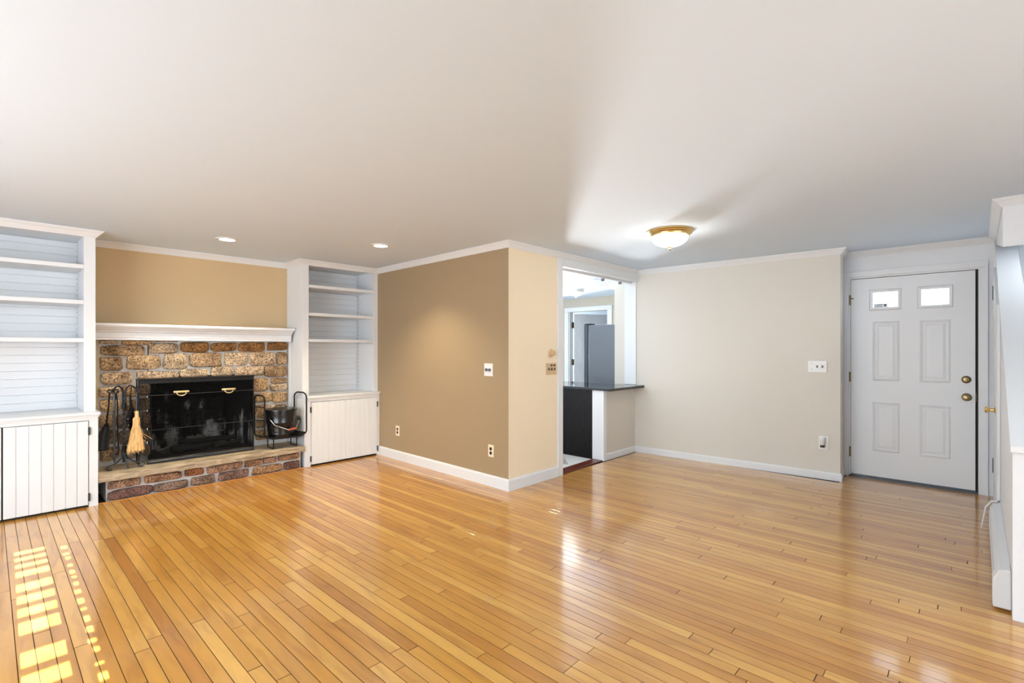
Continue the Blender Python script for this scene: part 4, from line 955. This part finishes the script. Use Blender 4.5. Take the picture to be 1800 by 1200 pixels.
def bookcase(x0, x1, ox0, ox1, yf, shelves, label, std):
    t = thing('bookcase', ((x0 + x1) / 2, yf, 0.79), label, 'bookcase')
    zb, zt = 0.7905, CEIL - 0.001
    yb = WY - 0.002
    MB().box(x0, ox0, yf, yf + 0.022, zb, zt).build('stile', 'white_paint', t, bevel=0.0015)
    MB().box(ox1, x1, yf, yf + 0.022, zb, zt).build('stile', 'white_paint', t, bevel=0.0015)
    MB().box(ox0 + 0.0005, ox1 - 0.0005, yf, yf + 0.022, 2.262, zt).build('top_rail', 'white_paint', t)
    MB().box(x0, x0 + 0.018 if x0 > 1 else ox0, yf + 0.0225, yb, zb, zt).build('side_panel', 'white_paint', t)
    MB().box(ox1 - 0.0, ox1 + 0.018, yf + 0.0225, yb, zb, zt).build('side_panel', 'white_paint', t)
    if x0 > 1:
        MB().box(ox0 - 0.018, ox0, yf + 0.0225, yb, zb, zt).build('side_panel', 'white_paint', t)
    else:
        MB().box(x1 - 0.018, x1, yf + 0.0225, yb, zb, zt).build('side_panel', 'white_paint', t)
    MB().box(ox0 + 0.0005, ox1 - 0.0005, yf + 0.0225, yb, 2.275, 2.29).build('top_panel', 'white_paint', t)
    z = zb
    while z < 2.27:
        z1_ = min(z + 0.068, 2.274)
        MB().cbox(ox0 + 0.0005, ox1 - 0.0005, yb - 0.012, yb, z + 0.0005, z1_ - 0.0005, 0.0025).build('back_board', 'white_paint', t)
        z += 0.068
    for zz in shelves:
        MB().box(ox0 + 0.001, ox1 - 0.001, yf + 0.004, yb - 0.02, zz - 0.034, zz).build('shelf', 'white_paint', t, bevel=0.002)
    for sx in std:
        for yy in (yb - 0.045,):
            s = MB().box(sx - 0.002, sx + 0.002, yy - 0.009, yy + 0.009, zb + 0.02, 2.26).build('shelf_standard', 'white_paint', t)
            sl_ = MB(); z = zb + 0.05
            while z < 2.25:
                sl_.box(sx - 0.0035, sx - 0.0021, yy - 0.0035, yy + 0.0035, z, z + 0.011); z += 0.05
            tag(sl_.build('slot', 'dark_slot', s), kind='stuff')
    return t
bookcase(-0.498, 0.630, -0.44, 0.554, LU, (2.028, 1.729, 1.41), 'white built-in bookcase with three shelves beside the fire tools', (0.551,))
bookcase(2.415, 3.367, 2.486, 3.312, RU, (2.048, 1.73, 1.432), 'white built-in bookcase with three shelves beside the brown wall', (3.309,))

# ================================================================== PLATES, OUTLETS, HEATER
def bx(wall_x_at_y, y): return wall_x_at_y(y)
brown_x = lambda y: 3.316 + (y - 3.165) * (3.3765 - 3.316) / (5.91 - 3.165)
beige_x = lambda y: 5.82 + (y - 0.987) * (5.709 - 5.82) / (3.2 - 0.987)
def outlet(x, y, z, label):
    t = thing('wall_outlet', (x, y, z), label, 'outlet')
    MB().box(x - 0.006, x - 0.0003, y - 0.037, y + 0.037, z - 0.059, z + 0.059).build('plate', 'ivory_plastic', t, bevel=0.002)
    for dz in (-0.02, 0.02): MB().lathe([(0.0165, 0.0), (0.0165, -0.003)], (x - 0.0061, y, z + dz), 16, 'x').build('receptacle', 'brown_socket', t)
outlet(brown_x(5.03), 5.03, 0.344, 'ivory wall outlet with brown sockets beside the bookcase')
outlet(brown_x(3.40), 3.40, 0.34, 'ivory wall outlet with brown sockets near the wall corner')
x, y, z = brown_x(3.435), 3.435, 1.118
t = thing('dimmer_plate', (x, y, z), 'white double wall plate with two rotary dimmers on the brown wall', 'light switch')
MB().box(x - 0.006, x - 0.0003, y - 0.058, y + 0.058, z - 0.061, z + 0.061).build('plate', 'white_plastic', t, bevel=0.002)
for dy in (-0.023, 0.023): MB().lathe([(0.012, 0.0), (0.016, -0.002), (0.014, -0.014), (0.005, -0.016)], (x - 0.0061, y + dy, z), 16, 'x').build('dimmer_knob', 'grey_metal', t, smooth=True)
# triple switch and round bell button on the cream wall
x, y, z = 3.945, 3.165, 1.117
t = thing('light_switch', (x, y, z), 'tan triple light switch plate on the narrow cream wall', 'light switch')
MB().box(x - 0.083, x + 0.083, y - 0.006, y - 0.0003, z - 0.06, z + 0.06).build('plate', 'tan_plastic', t, bevel=0.002)
for dx in (-0.046, 0, 0.046): MB().box(x + dx - 0.006, x + dx + 0.006, y - 0.016, y - 0.0062, z - 0.014, z + 0.010).build('toggle', 'brown_socket', t, bevel=0.001)
for dx in (0.0, 0.046): MB().box(x + dx - 0.016, x + dx + 0.016, y - 0.0075, y - 0.0062, z + 0.026, z + 0.044).build('sticker', 'brown_socket', t)
x, z = 3.935, 1.279
t = thing('thermostat', (x, 3.165, z), 'round tan thermostat dial above the triple switch', 'thermostat')
MB().lathe([(0.042, 0.0), (0.042, -0.008), (0.036, -0.018), (0.004, -0.02)], (x, 3.1645, z), 28, 'y').build('base', 'tan_plastic', t, smooth=True)
MB().lathe([(0.028, 0.0), (0.028, -0.020), (0.022, -0.026), (0.004, -0.027)], (x + 0.004, 3.144, z), 24, 'y').build('dial', 'tan_plastic', t, smooth=True)
# plates on the beige wall
y, z = 1.183, 1.14; x = beige_x(y) - 0.001
t = thing('light_switch', (x, y, z), 'white triple wall plate with two dark toggles on the beige wall', 'light switch')
MB().box(x - 0.008, x - 0.0003, y - 0.083, y + 0.083, z - 0.058, z + 0.058).build('plate', 'white_plastic', t, bevel=0.002)
for dy in (-0.046, 0.0): MB().box(x - 0.018, x - 0.0082, y + dy - 0.006, y + dy + 0.006, z - 0.012, z + 0.012).build('toggle', 'brown_socket', t, bevel=0.001)
for dz in (-0.03, 0.03): MB().lathe([(0.004, 0), (0.003, -0.001)], (x - 0.0081, y + 0.05, z + dz), 8, 'x').build('screw', 'grey_metal', t)
y, z = 1.128, 0.368; x = beige_x(y) - 0.001
t = thing('wall_outlet', (x, y, z), 'white wall outlet on the beige wall by the front door', 'outlet')
MB().box(x - 0.007, x - 0.0003, y - 0.042, y + 0.042, z - 0.068, z + 0.068).build('plate', 'white_plastic', t, bevel=0.002)
MB().box(x - 0.009, x - 0.0072, y - 0.016, y + 0.016, z - 0.046, z - 0.014).build('receptacle', 'ivory_plastic', t)
t = thing('air_freshener', (x - 0.03, y + 0.004, z), 'white plug-in air freshener with a dark bottle on the outlet', 'air freshener')
MB().lathe([(0.012, z + 0.062), (0.024, z + 0.058), (0.026, z + 0.03), (0.022, z - 0.01), (0.016, z - 0.018)], (x - 0.034, y + 0.006, 0), 18).build('housing', 'white_plastic', t, smooth=True)
MB().lathe([(0.014, z - 0.019), (0.021, z - 0.024), (0.021, z - 0.038), (0.016, z - 0.042)], (x - 0.034, y + 0.006, 0), 16).build('bottle', 'brown_socket', t, smooth=True)

# baseboard heater on the stair wall
hx0, hx1 = 3.50, 5.06
t = thing('baseboard_heater', (4.2, SY, 0), 'white enamel baseboard heater along the stair wall', 'heater')
yb_ = SY + 0.001
prof = [(yb_, 0.03), (yb_ + 0.055, 0.03), (yb_ + 0.062, 0.05), (yb_ + 0.062, 0.145), (yb_ + 0.040, 0.195), (yb_, 0.205)]
def xprof(pts, x0, x1):
    n = len(pts); m = MB()
    m.add([(x0, a_, b_) for a_, b_ in pts] + [(x1, a_, b_) for a_, b_ in pts], [(k, (k + 1) % n, n + (k + 1) % n, n + k) for k in range(n)] + [tuple(range(n))[::-1], tuple(range(n, 2 * n))])
    return m
xprof([(yb_, 0.035), (yb_ + 0.048, 0.035), (yb_ + 0.048, 0.15), (yb_ + 0.03, 0.185), (yb_, 0.19)], hx0 + 0.02, hx1 - 0.06).build('core', 'dark_slot', t)
xprof([(yb_ + 0.0485, 0.03), (yb_ + 0.062, 0.03), (yb_ + 0.062, 0.15), (yb_ + 0.0485, 0.15)], hx0 + 0.10, hx1 - 0.05).build('front_panel', 'white_paint', t, bevel=0.002)
xprof([(yb_, 0.1905), (yb_, 0.205), (yb_ + 0.040, 0.197), (yb_ + 0.058, 0.165), (yb_ + 0.053, 0.162), (yb_ + 0.036, 0.190)], hx0 + 0.10, hx1 - 0.05).build('damper', 'white_paint', t)
xprof([(yb_, 0.0125), (yb_ + 0.066, 0.0125), (yb_ + 0.068, 0.03), (yb_ + 0.068, 0.152), (yb_ + 0.044, 0.204), (yb_, 0.212)], hx0, hx0 + 0.0985).build('end_cap', 'white_paint', t, bevel=0.006)
xprof([(yb_, 0.0), (yb_ + 0.002, 0.0), (yb_ + 0.002, 0.204), (yb_ + 0.046, 0.197), (yb_ + 0.075, 0.15), (yb_ + 0.098, 0.0), (yb_ + 0.104, 0.0), (yb_ + 0.082, 0.155), (yb_ + 0.05, 0.208), (yb_, 0.216)], hx1 - 0.015, hx1).build('end_bracket', 'white_paint', t)
for xx in (3.6, 4.9): MB().box(xx, xx + 0.02, yb_ + 0.005, yb_ + 0.045, 0.0, 0.034).build('foot', 'worn_iron', t)
